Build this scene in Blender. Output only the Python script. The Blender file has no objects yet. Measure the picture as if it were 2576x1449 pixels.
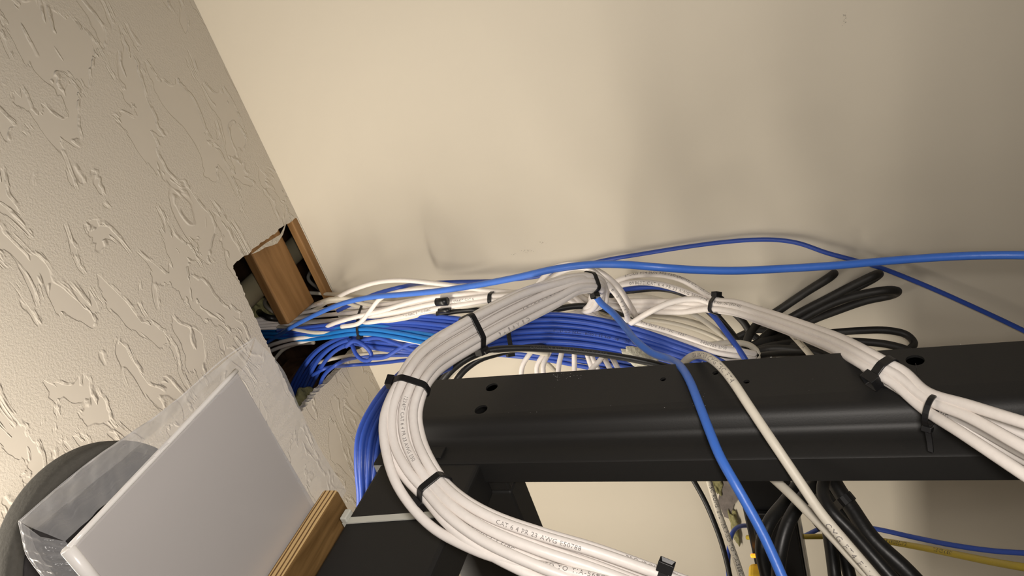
import bpy, bmesh, math, random
from mathutils import Vector, Matrix
from mathutils.geometry import tessellate_polygon
import numpy as np

# ------------------------------------------------------------------ camera
CAM = Vector((0.0, 0.0, 1.65))
F, CX, CY = 1860.0, 1288.0, 724.5
RM = Matrix(((-0.2948397, -0.84256299, -0.45072959),
             (0.28488457, -0.52775585, 0.80019656),
             (-0.91209119, 0.10752381, 0.39563657)))
WALL_Y = 0.854                 # distance of the smooth wall from the camera
CEIL_Z = 0.722                 # ceiling height above the camera
sc = bpy.context.scene
col = sc.collection
cd = bpy.data.cameras.new('camera'); cd.sensor_width = 36; cd.lens = 36 * F / 2576.0
cd.clip_start = 0.01
cam = bpy.data.objects.new('camera', cd); col.objects.link(cam)
r_ = RM @ Vector((1, 0, 0)); u_ = RM @ Vector((0, -1, 0)); b_ = RM @ Vector((0, 0, -1))
cam.matrix_world = Matrix(((r_.x, u_.x, b_.x, CAM.x), (r_.y, u_.y, b_.y, CAM.y), (r_.z, u_.z, b_.z, CAM.z), (0, 0, 0, 1)))
sc.camera = cam

# ------------------------------------------------------------------ world, exposure, lights
w = bpy.data.worlds.new('world'); sc.world = w; w.use_nodes = True
w.node_tree.nodes['Background'].inputs[0].default_value = (1.0, 0.93, 0.84, 1)
w.node_tree.nodes['Background'].inputs[1].default_value = 0.03
sc.view_settings.view_transform = 'Standard'; sc.view_settings.look = 'None'
sc.view_settings.exposure = 0.0; sc.view_settings.gamma = 1.0
sc.view_settings.use_curve_mapping = False

def area(name, loc, sx, sy, power, colour, aim):
    l = bpy.data.lights.new(name, 'AREA'); l.shape = 'RECTANGLE'; l.size = sx; l.size_y = sy
    l.energy = power; l.color = colour
    o = bpy.data.objects.new(name, l); col.objects.link(o)
    o.location = Vector(loc) + CAM
    o.rotation_euler = (Vector(aim)).to_track_quat('-Z', 'Y').to_euler()
    return o
WARM = (1.0, 0.91, 0.78)
# tube batten hanging under the ceiling, parallel to the wall, out of the picture at the lower left
area('batten_light', (-0.62, 0.10, 0.58), 1.15, 0.10, 6.8, WARM, (0.0, 1.0, -0.42))
# added fill light behind the camera, brightening the ceiling and wall
area('added_fill_light', (-0.9, -1.8, 0.45), 1.2, 0.6, 3.0, WARM, (0, 0.9, 0.35))
# the torch of the phone that takes the picture
area('phone_torch', tuple(r_ * 0.020 + u_ * 0.012 + b_ * 0.004), 0.045, 0.045, 2.25, (1.0, 0.93, 0.86), tuple(-b_))

random.seed(7)

# ------------------------------------------------------------------ helpers
def ray(u, v): return RM @ Vector(((u - CX) / F, (v - CY) / F, 1.0))
def P(u, v, k):
    """camera-relative point seen at photo pixel (u,v): k>0 depth in metres, k<=0 stands -k metres off the smooth wall"""
    r = ray(u, v)
    if k <= 0: k = (WALL_Y + k) / r.y
    else: k = min(k, (WALL_Y - 0.004) / r.y)
    return r * k
def onz(u, v, z): r = ray(u, v); return r * (z / r.z)
def onx(u, v, x): r = ray(u, v); return r * (x / r.x)
def ony(u, v, y): r = ray(u, v); return r * (y / r.y)

def new_mat(name, colour, rough=0.5, metal=0.0, spec=0.5):
    m = bpy.data.materials.new(name); m.use_nodes = True
    b = m.node_tree.nodes['Principled BSDF']
    b.inputs['Base Color'].default_value = (*colour, 1); b.inputs['Roughness'].default_value = rough
    b.inputs['Metallic'].default_value = metal; b.inputs['Specular IOR Level'].default_value = spec
    return m
def nodes(m): return m.node_tree.nodes, m.node_tree.links, m.node_tree.nodes['Principled BSDF']
def bumped(name, colour, rough, scale, strength, dist=0.001, detail=4, var=0.0, metal=0.0, spec=0.5, stretch=None):
    m = new_mat(name, colour, rough, metal, spec); N, L, B = nodes(m)
    tc = N.new('ShaderNodeTexCoord'); mp = N.new('ShaderNodeMapping')
    if stretch: mp.inputs['Scale'].default_value = stretch
    L.new(tc.outputs['Object'], mp.inputs['Vector'])
    t = N.new('ShaderNodeTexNoise'); t.inputs['Scale'].default_value = scale; t.inputs['Detail'].default_value = detail
    L.new(mp.outputs[0], t.inputs['Vector'])
    bu = N.new('ShaderNodeBump'); bu.inputs['Strength'].default_value = strength; bu.inputs['Distance'].default_value = dist
    L.new(t.outputs['Fac'], bu.inputs['Height']); L.new(bu.outputs[0], B.inputs['Normal'])
    if var:
        mx = N.new('ShaderNodeMix'); mx.data_type = 'RGBA'
        mx.inputs['A'].default_value = (*[c * (1 - var) for c in colour], 1)
        mx.inputs['B'].default_value = (*[min(1, c * (1 + var)) for c in colour], 1)
        L.new(t.outputs['Fac'], mx.inputs['Factor']); L.new(mx.outputs['Result'], B.inputs['Base Color'])
    return m

def mesh_obj(name, verts, faces, mat, parent=None, smooth=True, origin=None, uvs=None):
    """verts are camera-relative; the object's origin is placed at `origin` (camera-relative)"""
    if origin is None: origin = Vector((0, 0, 0))
    me = bpy.data.meshes.new(name)
    me.from_pydata([tuple(Vector(v) - origin) for v in verts], [], faces)
    if smooth: me.polygons.foreach_set('use_smooth', [True] * len(me.polygons))
    me.materials.append(mat); me.update()
    o = bpy.data.objects.new(name, me); col.objects.link(o)
    if parent is not None:
        o.parent = parent
        pl = Vector(parent['_o']) if '_o' in parent else Vector((0, 0, 0))
        o.location = origin - pl
    else:
        o.location = origin + CAM
    o['_o'] = tuple(origin)
    return o
def empty(name, origin):
    o = bpy.data.objects.new(name, None); col.objects.link(o); o.empty_display_size = 0.02
    o.location = Vector(origin) + CAM; o['_o'] = tuple(origin)
    return o
def tag(o, label=None, cat=None, group=None, kind=None):
    if label: o['label'] = label
    if cat: o['category'] = cat
    if group: o['group'] = group
    if kind: o['kind'] = kind
    return o

def box_geo(x0, x1, y0, y1, z0, z1):
    v = [(x, y, z) for x in (x0, x1) for y in (y0, y1) for z in (z0, z1)]
    f = [(0, 1, 3, 2), (4, 6, 7, 5), (0, 4, 5, 1), (2, 3, 7, 6), (0, 2, 6, 4), (1, 5, 7, 3)]
    return v, f
def bevel(o, wd, seg=3):
    m = o.modifiers.new('bevel', 'BEVEL'); m.width = wd; m.segments = seg; m.limit_method = 'ANGLE'
    m.harden_normals = False
    return o
def box(name, x0, x1, y0, y1, z0, z1, mat, parent=None, bev=0.001):
    v, f = box_geo(x0, x1, y0, y1, z0, z1)
    c = Vector(((x0 + x1) / 2, (y0 + y1) / 2, z0))
    o = mesh_obj(name, v, f, mat, parent, smooth=False, origin=c)
    if bev: bevel(o, bev)
    return o
def obox(name, c, ax, ay, az, hx, hy, hz, mat, parent=None, bev=0.0006):
    v = [c + ax * hx * i + ay * hy * j + az * hz * k for i in (-1, 1) for j in (-1, 1) for k in (-1, 1)]
    f = [(0, 1, 3, 2), (4, 6, 7, 5), (0, 4, 5, 1), (2, 3, 7, 6), (0, 2, 6, 4), (1, 5, 7, 3)]
    o = mesh_obj(name, v, f, mat, parent, smooth=False, origin=c)
    if bev: bevel(o, bev, 2)
    return o

# ---- splines and tubes
def spline(pts, step=0.004):
    pts = [Vector(p) for p in pts]
    n = len(pts)
    if n < 3:
        a, b = pts[0], pts[-1]; m = max(2, int((b - a).length / step))
        return [a.lerp(b, i / m) for i in range(m + 1)]
    ext = [pts[0] * 2 - pts[1]] + pts + [pts[-1] * 2 - pts[-2]]
    dense = []
    for i in range(1, n):
        p0, p1, p2, p3 = ext[i - 1], ext[i], ext[i + 1], ext[i + 2]
        t0 = 0.0
        t1 = t0 + max(1e-5, (p1 - p0).length) ** 0.5
        t2 = t1 + max(1e-5, (p2 - p1).length) ** 0.5
        t3 = t2 + max(1e-5, (p3 - p2).length) ** 0.5
        m = 24
        for j in range(m):
            t = t1 + (t2 - t1) * j / m
            A1 = p0 * ((t1 - t) / (t1 - t0)) + p1 * ((t - t0) / (t1 - t0))
            A2 = p1 * ((t2 - t) / (t2 - t1)) + p2 * ((t - t1) / (t2 - t1))
            A3 = p2 * ((t3 - t) / (t3 - t2)) + p3 * ((t - t2) / (t3 - t2))
            B1 = A1 * ((t2 - t) / (t2 - t0)) + A2 * ((t - t0) / (t2 - t0))
            B2 = A2 * ((t3 - t) / (t3 - t1)) + A3 * ((t - t1) / (t3 - t1))
            dense.append(B1 * ((t2 - t) / (t2 - t1)) + B2 * ((t - t1) / (t2 - t1)))
    dense.append(pts[-1])
    for _ in range(3):                                     # take the kinks out
        dense = [dense[0]] + [(dense[i - 1] + dense[i] * 2 + dense[i + 1]) / 4 for i in range(1, len(dense) - 1)] + [dense[-1]]
    out = [dense[0]]; acc = 0
    for i in range(1, len(dense)):
        acc += (dense[i] - dense[i - 1]).length
        if acc >= step: out.append(dense[i]); acc = 0
    if (out[-1] - dense[-1]).length > step * 0.3: out.append(dense[-1])
    return out
def frames(path):
    T = []
    for i in range(len(path)):
        a = path[max(0, i - 1)]; b = path[min(len(path) - 1, i + 1)]
        T.append((b - a).normalized())
    n = T[0].orthogonal().normalized(); out = []
    for t in T:
        n = (n - t * n.dot(t)).normalized()
        out.append((t, n, t.cross(n)))
    return out
def tube_geo(path, r, sides=12, cap=True, rfun=None):
    fr = frames(path); V = []; Fc = []
    for i, p in enumerate(path):
        t, n, b = fr[i]
        for j in range(sides):
            a = 2 * math.pi * j / sides
            rr = r if rfun is None else rfun(i, a)
            V.append(p + (n * math.cos(a) + b * math.sin(a)) * rr)
    for i in range(len(path) - 1):
        for j in range(sides):
            k = (j + 1) % sides
            Fc.append((i * sides + j, i * sides + k, (i + 1) * sides + k, (i + 1) * sides + j))
    if cap:
        Fc.append(tuple(reversed(range(sides)))); m = (len(path) - 1) * sides
        Fc.append(tuple(range(m, m + sides)))
    return V, Fc
CABLES = {}
def cable(name, pts, d, mat, label, cat='cable', group=None, key=None, sides=12, parent=None, wob=0.0):
    """pts: (u,v,k) pixel points at real depths, or Vectors"""
    q = [p if isinstance(p, Vector) else P(*p) for p in pts]
    path = spline(q)
    V, Fc = tube_geo(path, d / 2, sides)
    o = mesh_obj(name, V, Fc, mat, parent, origin=path[0])
    if parent is None: tag(o, label, cat, group)
    elif label: o['label'] = label
    if key: CABLES.setdefault(key, []).append((path, d / 2))
    o['_r'] = d / 2
    PATHS[o.name] = path
    return o
PATHS = {}
def station_frames(st):
    C = [P(*s[:3]) for s in st]; out = []
    for i in range(len(C)):
        T = (C[min(i + 1, len(C) - 1)] - C[max(i - 1, 0)]).normalized()
        L = T.cross(C[i].normalized()).normalized(); D = T.cross(L).normalized()
        if D.dot(C[i]) < 0: D = -D
        out.append((C[i], L, D))
    return out
def slot_pts(st, slot, d, twist=0.0, amax=1.5, phase=0.0, i0=0, i1=None):
    """the path one cable takes through a bundle: st = (u,v,k,half width px); slot = (across, deep) in diameters"""
    fr = station_frames(st); out = []
    for i, (C, L, D) in enumerate(fr):
        if i < i0 or (i1 is not None and i >= i1): continue
        th = phase + twist * i / max(1, len(st) - 1)
        a = slot[0] * math.cos(th) - slot[1] * math.sin(th)
        b = slot[0] * math.sin(th) + slot[1] * math.cos(th)
        lat = max(d, (st[i][3] * st[i][2] / F if st[i][2] > 0 else st[i][3] * C.length / F) - d / 2) / amax
        out.append(C + L * a * lat + D * b * d)
    return out
HEX10 = [(-1, -.87), (0, -.87), (1, -.87), (-1.5, 0), (-.5, 0), (.5, 0), (1.5, 0), (-1, .87), (0, .87), (1, .87)]
HEX7 = [(-.5, -.87), (.5, -.87), (-1, 0), (0, 0), (1, 0), (-.5, .87), (.5, .87)]
ORD = ['first', 'second', 'third', 'fourth', 'fifth', 'sixth', 'seventh', 'eighth', 'ninth', 'tenth', 'eleventh', 'twelfth']

# ---- writing printed on a cable jacket
def print_on(o, text, uv, flip=False, h=0.0026, phi0=0.0, mat=None, spacing=1.0):
    path = PATHS[o.name]; r = o['_r'] + 0.00012
    cu = bpy.data.curves.new('t', 'FONT'); cu.body = text; cu.size = h * 1.4; cu.space_character = spacing; cu.resolution_u = 2
    to = bpy.data.objects.new('t', cu); col.objects.link(to)
    me = bpy.data.meshes.new_from_object(to)
    bpy.data.objects.remove(to); bpy.data.curves.remove(cu)
    bm = bmesh.new(); bm.from_mesh(me); bpy.data.meshes.remove(me)
    bmesh.ops.triangulate(bm, faces=bm.faces[:])
    # start: path sample nearest the pixel
    best, bi = 1e9, 0
    inv = RM.transposed()
    for i, p in enumerate(path):
        q = inv @ p
        if q.z <= 0: continue
        e = (CX + F * q.x / q.z - uv[0]) ** 2 + (CY + F * q.y / q.z - uv[1]) ** 2
        if e < best: best, bi = e, i
    cum = [0.0]
    for i in range(1, len(path)): cum.append(cum[-1] + (path[i] - path[i - 1]).length)
    s0 = cum[bi]; sg = -1 if flip else 1
    V = []
    cuma = np.array(cum)
    for v in bm.verts:
        s = s0 + sg * v.co.x
        if s < 0.001 or s > cum[-1] - 0.001: s = min(max(s, 0.001), cum[-1] - 0.001)
        i = int(np.searchsorted(cuma, s)) ; i = min(max(i, 1), len(path) - 1)
        f = (s - cum[i - 1]) / max(1e-9, cum[i] - cum[i - 1])
        p = path[i - 1].lerp(path[i], f)
        a = path[max(0, i - 2)]; b = path[min(len(path) - 1, i + 1)]
        T = (b - a).normalized() * sg
        C = -p; C = (C - T * C.dot(T)).normalized(); U = C.cross(T)
        ph = phi0 + (v.co.y - h / 2) / r
        V.append(p + (C * math.cos(ph) + U * math.sin(ph)) * r)
    Fc = [tuple(v.index for v in f.verts) for f in bm.faces]
    bm.free()
    t = mesh_obj('printed_text', V, Fc, mat or M['ink'], o, smooth=False, origin=V[0])
    t['label'] = 'small grey lettering printed along the jacket' if (mat is None) else 'dark lettering printed along the jacket'
    return t

# ---- a zip tie drawn snug round the cables of a bundle
def hull2(pts):
    pts = sorted(set(pts)); 
    def half(ps):
        h = []
        for p in ps:
            while len(h) > 1 and (h[-1][0] - h[-2][0]) * (p[1] - h[-2][1]) - (h[-1][1] - h[-2][1]) * (p[0] - h[-2][0]) <= 0: h.pop()
            h.append(p)
        return h
    a = half(pts); b = half(pts[::-1]); return a[:-1] + b[:-1]
def zip_tie(keys, c, dirp, head_dir, label, mat, width=0.0045, reach=0.03, tail=0.008, tilt=0.0, extra=0.0, tail_dir=None, circle=None, name='zip_tie'):
    """c: (u,v,k) centre; dirp: (u,v,k) another point further along the bundle; head_dir: image direction (du,dv) of the head"""
    c = c if isinstance(c, Vector) else P(*c)
    nrm = ((dirp if isinstance(dirp, Vector) else P(*dirp)) - c).normalized()
    cr = RM @ Vector((1, 0, 0)); cdn = RM @ Vector((0, 1, 0))
    e1 = (cr * head_dir[0] + cdn * head_dir[1]); e1 = (e1 - nrm * e1.dot(nrm)).normalized(); e2 = nrm.cross(e1)
    pts = []
    if circle: 
        rr = circle
        pts = [(rr * math.cos(a * .2618), rr * math.sin(a * .2618)) for a in range(24)]
    else:
        for k in keys:
            for path, r in CABLES[k]:
                best = None
                for i in range(1, len(path)):
                    a = (path[i - 1] - c).dot(nrm); b = (path[i] - c).dot(nrm)
                    if a * b <= 0 and a != b:
                        q = path[i - 1].lerp(path[i], a / (a - b)) - c
                        if best is None or q.length < best.length: best = q
                if best is not None and best.length < reach:
                    x, y = best.dot(e1), best.dot(e2)
                    for a in range(12): pts.append((round(x + (r + .0008 + extra) * math.cos(a * .5236), 6), round(y + (r + .0008 + extra) * math.sin(a * .5236), 6)))
        if not pts: print('ZIP TIE without cables', label); return None
    hp = hull2(pts); n = len(hp)
    L = [math.dist(hp[i], hp[(i + 1) % n]) for i in range(n)]; tot = sum(L); m = 48; res = []
    for k in range(m):
        s = tot * k / m; i = 0
        while s > L[i]: s -= L[i]; i += 1
        t = s / L[i]; a, b = hp[i], hp[(i + 1) % n]; res.append((a[0] + (b[0] - a[0]) * t, a[1] + (b[1] - a[1]) * t))
    cx = sum(p[0] for p in res) / m; cy = sum(p[1] for p in res) / m
    # turn so index 0 is the one furthest in the head direction
    k0 = max(range(m), key=lambda k: res[k][0]); res = res[k0:] + res[:k0]
    th = 0.0006; V = []; Fc = []
    for (x, y) in res:
        dx, dy = x - cx, y - cy; l = math.hypot(dx, dy) or 1; dx /= l; dy /= l
        sh = tilt * ((y - cy))
        for (rr, ww) in ((-th, -1), (th, -1), (th, 1), (-th, 1)):
            V.append(c + e1 * (x + dx * rr) + e2 * (y + dy * rr) + nrm * (ww * width / 2 + sh))
    for k in range(m):
        q = (k + 1) % m
        for j in range(4):
            jj = (j + 1) % 4
            Fc.append((k * 4 + j, q * 4 + j, q * 4 + jj, k * 4 + jj))
    hx, hy = res[0]; hc = c + e1 * (hx + .0016) + e2 * hy
    root = empty(name, hc); tag(root, label, 'zip tie')
    st = mesh_obj('strap', V, Fc, mat, root, smooth=False, origin=c)
    md = st.modifiers.new('bevel', 'BEVEL'); md.width = .0002; md.segments = 1
    # head: a small frame with an open slot
    hw, hl, hd = width * .82, width * .8, width * .55
    bm = bmesh.new(); bmesh.ops.create_cube(bm, size=2)
    top = max(bm.faces, key=lambda f: f.normal.x)
    r = bmesh.ops.inset_region(bm, faces=[top], thickness=.45)
    bmesh.ops.translate(bm, vec=(-.9, 0, 0), verts=top.verts)
    vs = [hc + e1 * (v.co.x * hd) + e2 * (v.co.y * hl) + nrm * (v.co.z * hw) for v in bm.verts]
    bm.verts.index_update(); fs = [tuple(v.index for v in f.verts) for f in bm.faces]; bm.free()
    h = mesh_obj('head', vs, fs, mat, root, smooth=False, origin=hc); bevel(h, .0004, 2)
    if tail:
        td = e2 if tail_dir is None else (cr * tail_dir[0] + cdn * tail_dir[1]).normalized()
        s = nrm; nn = td.cross(s).normalized(); V = []; steps = 6
        for i in range(steps + 1):
            q = hc + td * (hl * .9 + tail * i / steps) + nn * (0.0015 * (i / steps) ** 2)
            for (a, b) in ((-1, -th), (1, -th), (1, th), (-1, th)): V.append(q + s * a * width / 2 * (1 - .12 * i / steps) + nn * b)
        Fc = [(i * 4 + j, (i + 1) * 4 + j, (i + 1) * 4 + (j + 1) % 4, i * 4 + (j + 1) % 4) for i in range(steps) for j in range(4)]
        Fc += [(3, 2, 1, 0), tuple(steps * 4 + j for j in range(4))]
        mesh_obj('tail', V, Fc, mat, root, smooth=False, origin=hc)
    return root

# ------------------------------------------------------------------ materials
M = {}
def cable_mat(name, colour, rough=.42, var=.06):
    return bumped(name, colour, rough, 260, .25, .0006, 3, var)
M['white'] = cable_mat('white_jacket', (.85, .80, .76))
M['ivory'] = cable_mat('ivory_and_shaded_jacket', (.70, .65, .55), .5)  # ivory jackets; also stands in for shade on white cables
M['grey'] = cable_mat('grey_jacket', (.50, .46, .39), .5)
M['royal'] = cable_mat('royal_blue_jacket', (.050, .165, .62), .4)
M['blue'] = cable_mat('blue_jacket', (.032, .085, .44), .42)
M['azure'] = cable_mat('azure_jacket', (.012, .18, .56), .4)
M['yellow'] = cable_mat('yellow_jacket', (.44, .33, .03), .45)
M['black'] = cable_mat('black_jacket', (.012, .012, .012), .42)
M['dusty'] = bumped('dusty_black_rubber', (.018, .017, .016), .55, 180, .3, .0006, 5, .6)
M['tie'] = new_mat('black_nylon', (.010, .010, .011), .35)
M['tie_white'] = new_mat('pale_nylon', (.62, .62, .56), .4)
M['ink'] = new_mat('grey_ink', (.20, .18, .17), .6)
M['ink_dark'] = new_mat('dark_ink', (.012, .02, .08), .6)
M['ink_black'] = new_mat('dark_grey_ink', (.05, .05, .045), .6)
M['ink_pale'] = new_mat('faint_grey_ink', (.07, .07, .07), .6)

def steel_mat():
    m = bumped('black_powder_coat', (.015, .0145, .014), .52, 900, .12, .0004, 2, .1, spec=.38)
    return m
M['steel'] = steel_mat()
M['bare'] = new_mat('scratched_bare_paint', (.62, .62, .60), .5)
M['pdu'] = new_mat('black_plastic', (.008, .008, .009), .3)
M['glow'] = new_mat('amber_indicator', (1, .35, .02), .4)
N, L, B = nodes(M['glow']); B.inputs['Emission Color'].default_value = (1, .32, .02, 1); B.inputs['Emission Strength'].default_value = 1.3
M['yellow_plug'] = new_mat('yellow_plug_plastic', (.75, .50, .03), .4)

def paint_mat():
    m = new_mat('cream_wall_paint', (.68, .625, .525), .6, spec=.3); N, L, B = nodes(m)
    tc = N.new('ShaderNodeTexCoord')
    a = N.new('ShaderNodeTexNoise'); a.inputs['Scale'].default_value = 380; a.inputs['Detail'].default_value = 3
    b = N.new('ShaderNodeTexNoise'); b.inputs['Scale'].default_value = 9; b.inputs['Detail'].default_value = 2
    L.new(tc.outputs['Object'], a.inputs['Vector']); L.new(tc.outputs['Object'], b.inputs['Vector'])
    b1 = N.new('ShaderNodeBump'); b1.inputs['Strength'].default_value = .12; b1.inputs['Distance'].default_value = .0006
    b2 = N.new('ShaderNodeBump'); b2.inputs['Strength'].default_value = .5; b2.inputs['Distance'].default_value = .004
    L.new(a.outputs['Fac'], b1.inputs['Height']); L.new(b.outputs['Fac'], b2.inputs['Height'])
    L.new(b2.outputs[0], b1.inputs['Normal']); L.new(b1.outputs[0], B.inputs['Normal'])
    return m
M['wall'] = paint_mat()

def math_node(N, L, op, a, b=None, c=None, clamp=False):
    n = N.new('ShaderNodeMath'); n.operation = op; n.use_clamp = clamp
    for i, x in enumerate((a, b, c)):
        if x is None: continue
        if isinstance(x, (int, float)): n.inputs[i].default_value = x
        else: L.new(x, n.inputs[i])
    return n.outputs[0]
def ceiling_mat():
    """knock-down plaster: smooth hollows with curled rims in a stippled coat"""
    m = new_mat('textured_ceiling_plaster', (.655, .61, .54), .68, spec=.3); N, L, B = nodes(m)
    tc = N.new('ShaderNodeTexCoord')
    mp = N.new('ShaderNodeMapping'); mp.inputs['Rotation'].default_value = (0, 0, math.radians(-8)); mp.inputs['Scale'].default_value = (.42, 1.0, 1)
    L.new(tc.outputs['Object'], mp.inputs['Vector'])
    n1 = N.new('ShaderNodeTexNoise'); n1.inputs['Scale'].default_value = 26; n1.inputs['Detail'].default_value = 3.5
    n1.inputs['Roughness'].default_value = .55; n1.inputs['Distortion'].default_value = .9
    L.new(mp.outputs[0], n1.inputs['Vector'])
    n2 = N.new('ShaderNodeTexNoise'); n2.inputs['Scale'].default_value = 420; n2.inputs['Detail'].default_value = 4; n2.inputs['Roughness'].default_value = .65
    L.new(tc.outputs['Object'], n2.inputs['Vector'])
    n3 = N.new('ShaderNodeTexNoise'); n3.inputs['Scale'].default_value = 60; n3.inputs['Detail'].default_value = 2
    L.new(tc.outputs['Object'], n3.inputs['Vector'])
    # rough coat above t, hollow below
    def ramp(x, a, b):
        r = N.new('ShaderNodeMapRange'); r.interpolation_type = 'SMOOTHSTEP'
        r.inputs['From Min'].default_value = a; r.inputs['From Max'].default_value = b
        L.new(x, r.inputs['Value']); return r.outputs['Result']
    x = math_node(N, L, 'ADD', n1.outputs['Fac'], math_node(N, L, 'MULTIPLY', n3.outputs['Fac'], .02))
    mask = ramp(x, .466, .492)
    # the trowel left curled rims only on the edges of the hollows that face the room
    off = N.new('ShaderNodeVectorMath'); off.operation = 'SUBTRACT'; off.inputs[1].default_value = (0, .0042, 0)
    L.new(tc.outputs['Object'], off.inputs[0])
    mp2 = N.new('ShaderNodeMapping'); mp2.inputs['Rotation'].default_value = mp.inputs['Rotation'].default_value; mp2.inputs['Scale'].default_value = (.42, 1.0, 1)
    L.new(off.outputs[0], mp2.inputs['Vector'])
    n4 = N.new('ShaderNodeTexNoise'); n4.inputs['Scale'].default_value = 26; n4.inputs['Detail'].default_value = 3.5
    n4.inputs['Roughness'].default_value = .55; n4.inputs['Distortion'].default_value = .9
    L.new(mp2.outputs[0], n4.inputs['Vector'])
    x2 = math_node(N, L, 'ADD', n4.outputs['Fac'], math_node(N, L, 'MULTIPLY', n3.outputs['Fac'], .02))
    rim = math_node(N, L, 'MULTIPLY', mask, math_node(N, L, 'SUBTRACT', 1.0, ramp(x2, .455, .500)))
    rimm = math_node(N, L, 'MULTIPLY', rim, ramp(n3.outputs['Fac'], .35, .62))
    h = math_node(N, L, 'MULTIPLY', mask, .0003)
    h = math_node(N, L, 'ADD', h, math_node(N, L, 'MULTIPLY', rimm, .0016))
    rough = math_node(N, L, 'MULTIPLY', math_node(N, L, 'MULTIPLY', n2.outputs['Fac'], mask), .0008)
    h = math_node(N, L, 'ADD', h, rough)
    bu = N.new('ShaderNodeBump'); bu.inputs['Strength'].default_value = .8; bu.inputs['Distance'].default_value = 1.0;
    L.new(h, bu.inputs['Height']); L.new(bu.outputs[0], B.inputs['Normal'])
    return m
M['ceiling'] = ceiling_mat()

def wood_mat(name, c1, c2, stretch, scale=30, rough=.6):
    m = new_mat(name, c1, rough, spec=.3); N, L, B = nodes(m)
    tc = N.new('ShaderNodeTexCoord'); mp = N.new('ShaderNodeMapping'); mp.inputs['Scale'].default_value = stretch
    L.new(tc.outputs['Object'], mp.inputs['Vector'])
    t = N.new('ShaderNodeTexNoise'); t.inputs['Scale'].default_value = scale; t.inputs['Detail'].default_value = 5; t.inputs['Distortion'].default_value = .6
    L.new(mp.outputs[0], t.inputs['Vector'])
    r = N.new('ShaderNodeValToRGB'); r.color_ramp.elements[0].position = .32; r.color_ramp.elements[1].position = .68
    r.color_ramp.elements[0].color = (*c1, 1); r.color_ramp.elements[1].color = (*c2, 1)
    L.new(t.outputs['Fac'], r.inputs['Fac']); L.new(r.outputs['Color'], B.inputs['Base Color'])
    bu = N.new('ShaderNodeBump'); bu.inputs['Strength'].default_value = .3; bu.inputs['Distance'].default_value = .001
    L.new(t.outputs['Fac'], bu.inputs['Height']); L.new(bu.outputs[0], B.inputs['Normal'])
    return m
M['stud'] = wood_mat('brown_stud_wood', (.22, .115, .04), (.36, .20, .08), (.25, 3, 3), 22)
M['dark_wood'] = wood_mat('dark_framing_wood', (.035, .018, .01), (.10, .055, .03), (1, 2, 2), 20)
M['ply_face'] = wood_mat('plywood_face', (.13, .07, .022), (.26, .15, .055), (6, .8, 6), 26)
def ply_edge():
    m = new_mat('plywood_edge', (.5, .33, .14), .6); N, L, B = nodes(m)
    tc = N.new('ShaderNodeTexCoord'); sp = N.new('ShaderNodeSeparateXYZ'); L.new(tc.outputs['Object'], sp.inputs[0])
    n = N.new('ShaderNodeTexNoise'); n.inputs['Scale'].default_value = 60; n.inputs['Detail'].default_value = 4
    mp = N.new('ShaderNodeMapping'); mp.inputs['Scale'].default_value = (1, .25, 1); L.new(tc.outputs['Object'], mp.inputs['Vector']); L.new(mp.outputs[0], n.inputs['Vector'])
    z = math_node(N, L, 'ADD', math_node(N, L, 'MULTIPLY', sp.outputs['Z'], 1700.0), math_node(N, L, 'MULTIPLY', n.outputs['Fac'], 4.0))
    s = math_node(N, L, 'SINE', z)
    r = N.new('ShaderNodeValToRGB'); e = r.color_ramp.elements
    e[0].position = .08; e[0].color = (.16, .075, .02, 1); e[1].position = .42; e[1].color = (.72, .50, .23, 1)
    s2 = math_node(N, L, 'MULTIPLY_ADD', s, .5, .5); L.new(s2, r.inputs['Fac']); L.new(r.outputs['Color'], B.inputs['Base Color'])
    return m
M['ply_edge'] = ply_edge()
M['panel'] = new_mat('white_enamel', (.50, .475, .465), .28)
M['rim'] = new_mat('white_enamel_rim', (.86, .83, .80), .25)
def film():
    m = bpy.data.materials.new('clear_plastic_film'); m.use_nodes = True; N = m.node_tree.nodes; L = m.node_tree.links
    B = N['Principled BSDF']; out = N['Material Output']
    B.inputs['Base Color'].default_value = (.93, .93, .95, 1); B.inputs['Roughness'].default_value = .22; B.inputs['Specular IOR Level'].default_value = .9
    tr = N.new('ShaderNodeBsdfTransparent'); mx = N.new('ShaderNodeMixShader')
    tc = N.new('ShaderNodeTexCoord'); n = N.new('ShaderNodeTexNoise'); n.inputs['Scale'].default_value = 28; n.inputs['Detail'].default_value = 3; n.inputs['Distortion'].default_value = 1.2
    mp = N.new('ShaderNodeMapping'); mp.inputs['Scale'].default_value = (1.6, .5, 1.6)
    L.new(tc.outputs['Object'], mp.inputs['Vector']); L.new(mp.outputs[0], n.inputs['Vector'])
    lw = N.new('ShaderNodeLayerWeight'); lw.inputs['Blend'].default_value = .35
    f = math_node(N, L, 'MULTIPLY_ADD', lw.outputs['Facing'], .45, .16, clamp=True)
    L.new(f, mx.inputs[0]); L.new(tr.outputs[0], mx.inputs[1]); L.new(B.outputs[0], mx.inputs[2])
    bu = N.new('ShaderNodeBump'); bu.inputs['Strength'].default_value = .6; bu.inputs['Distance'].default_value = .004
    L.new(n.outputs['Fac'], bu.inputs['Height']); L.new(bu.outputs[0], B.inputs['Normal']); L.new(bu.outputs[0], lw.inputs['Normal'])
    L.new(mx.outputs[0], out.inputs['Surface'])
    return m
M['film'] = film()
M['felt'] = bumped('charcoal_fabric', (.085, .08, .07), .9, 400, .4, .001, 3, .2)
M['felt_shaded'] = bumped('shaded_fabric', (.035, .032, .033), .9, 400, .4, .001, 3, .2)  # darker copy of the fabric: underside shade put into the colour
M['pipe'] = new_mat('cream_pipe', (.42, .37, .24), .45)
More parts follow.
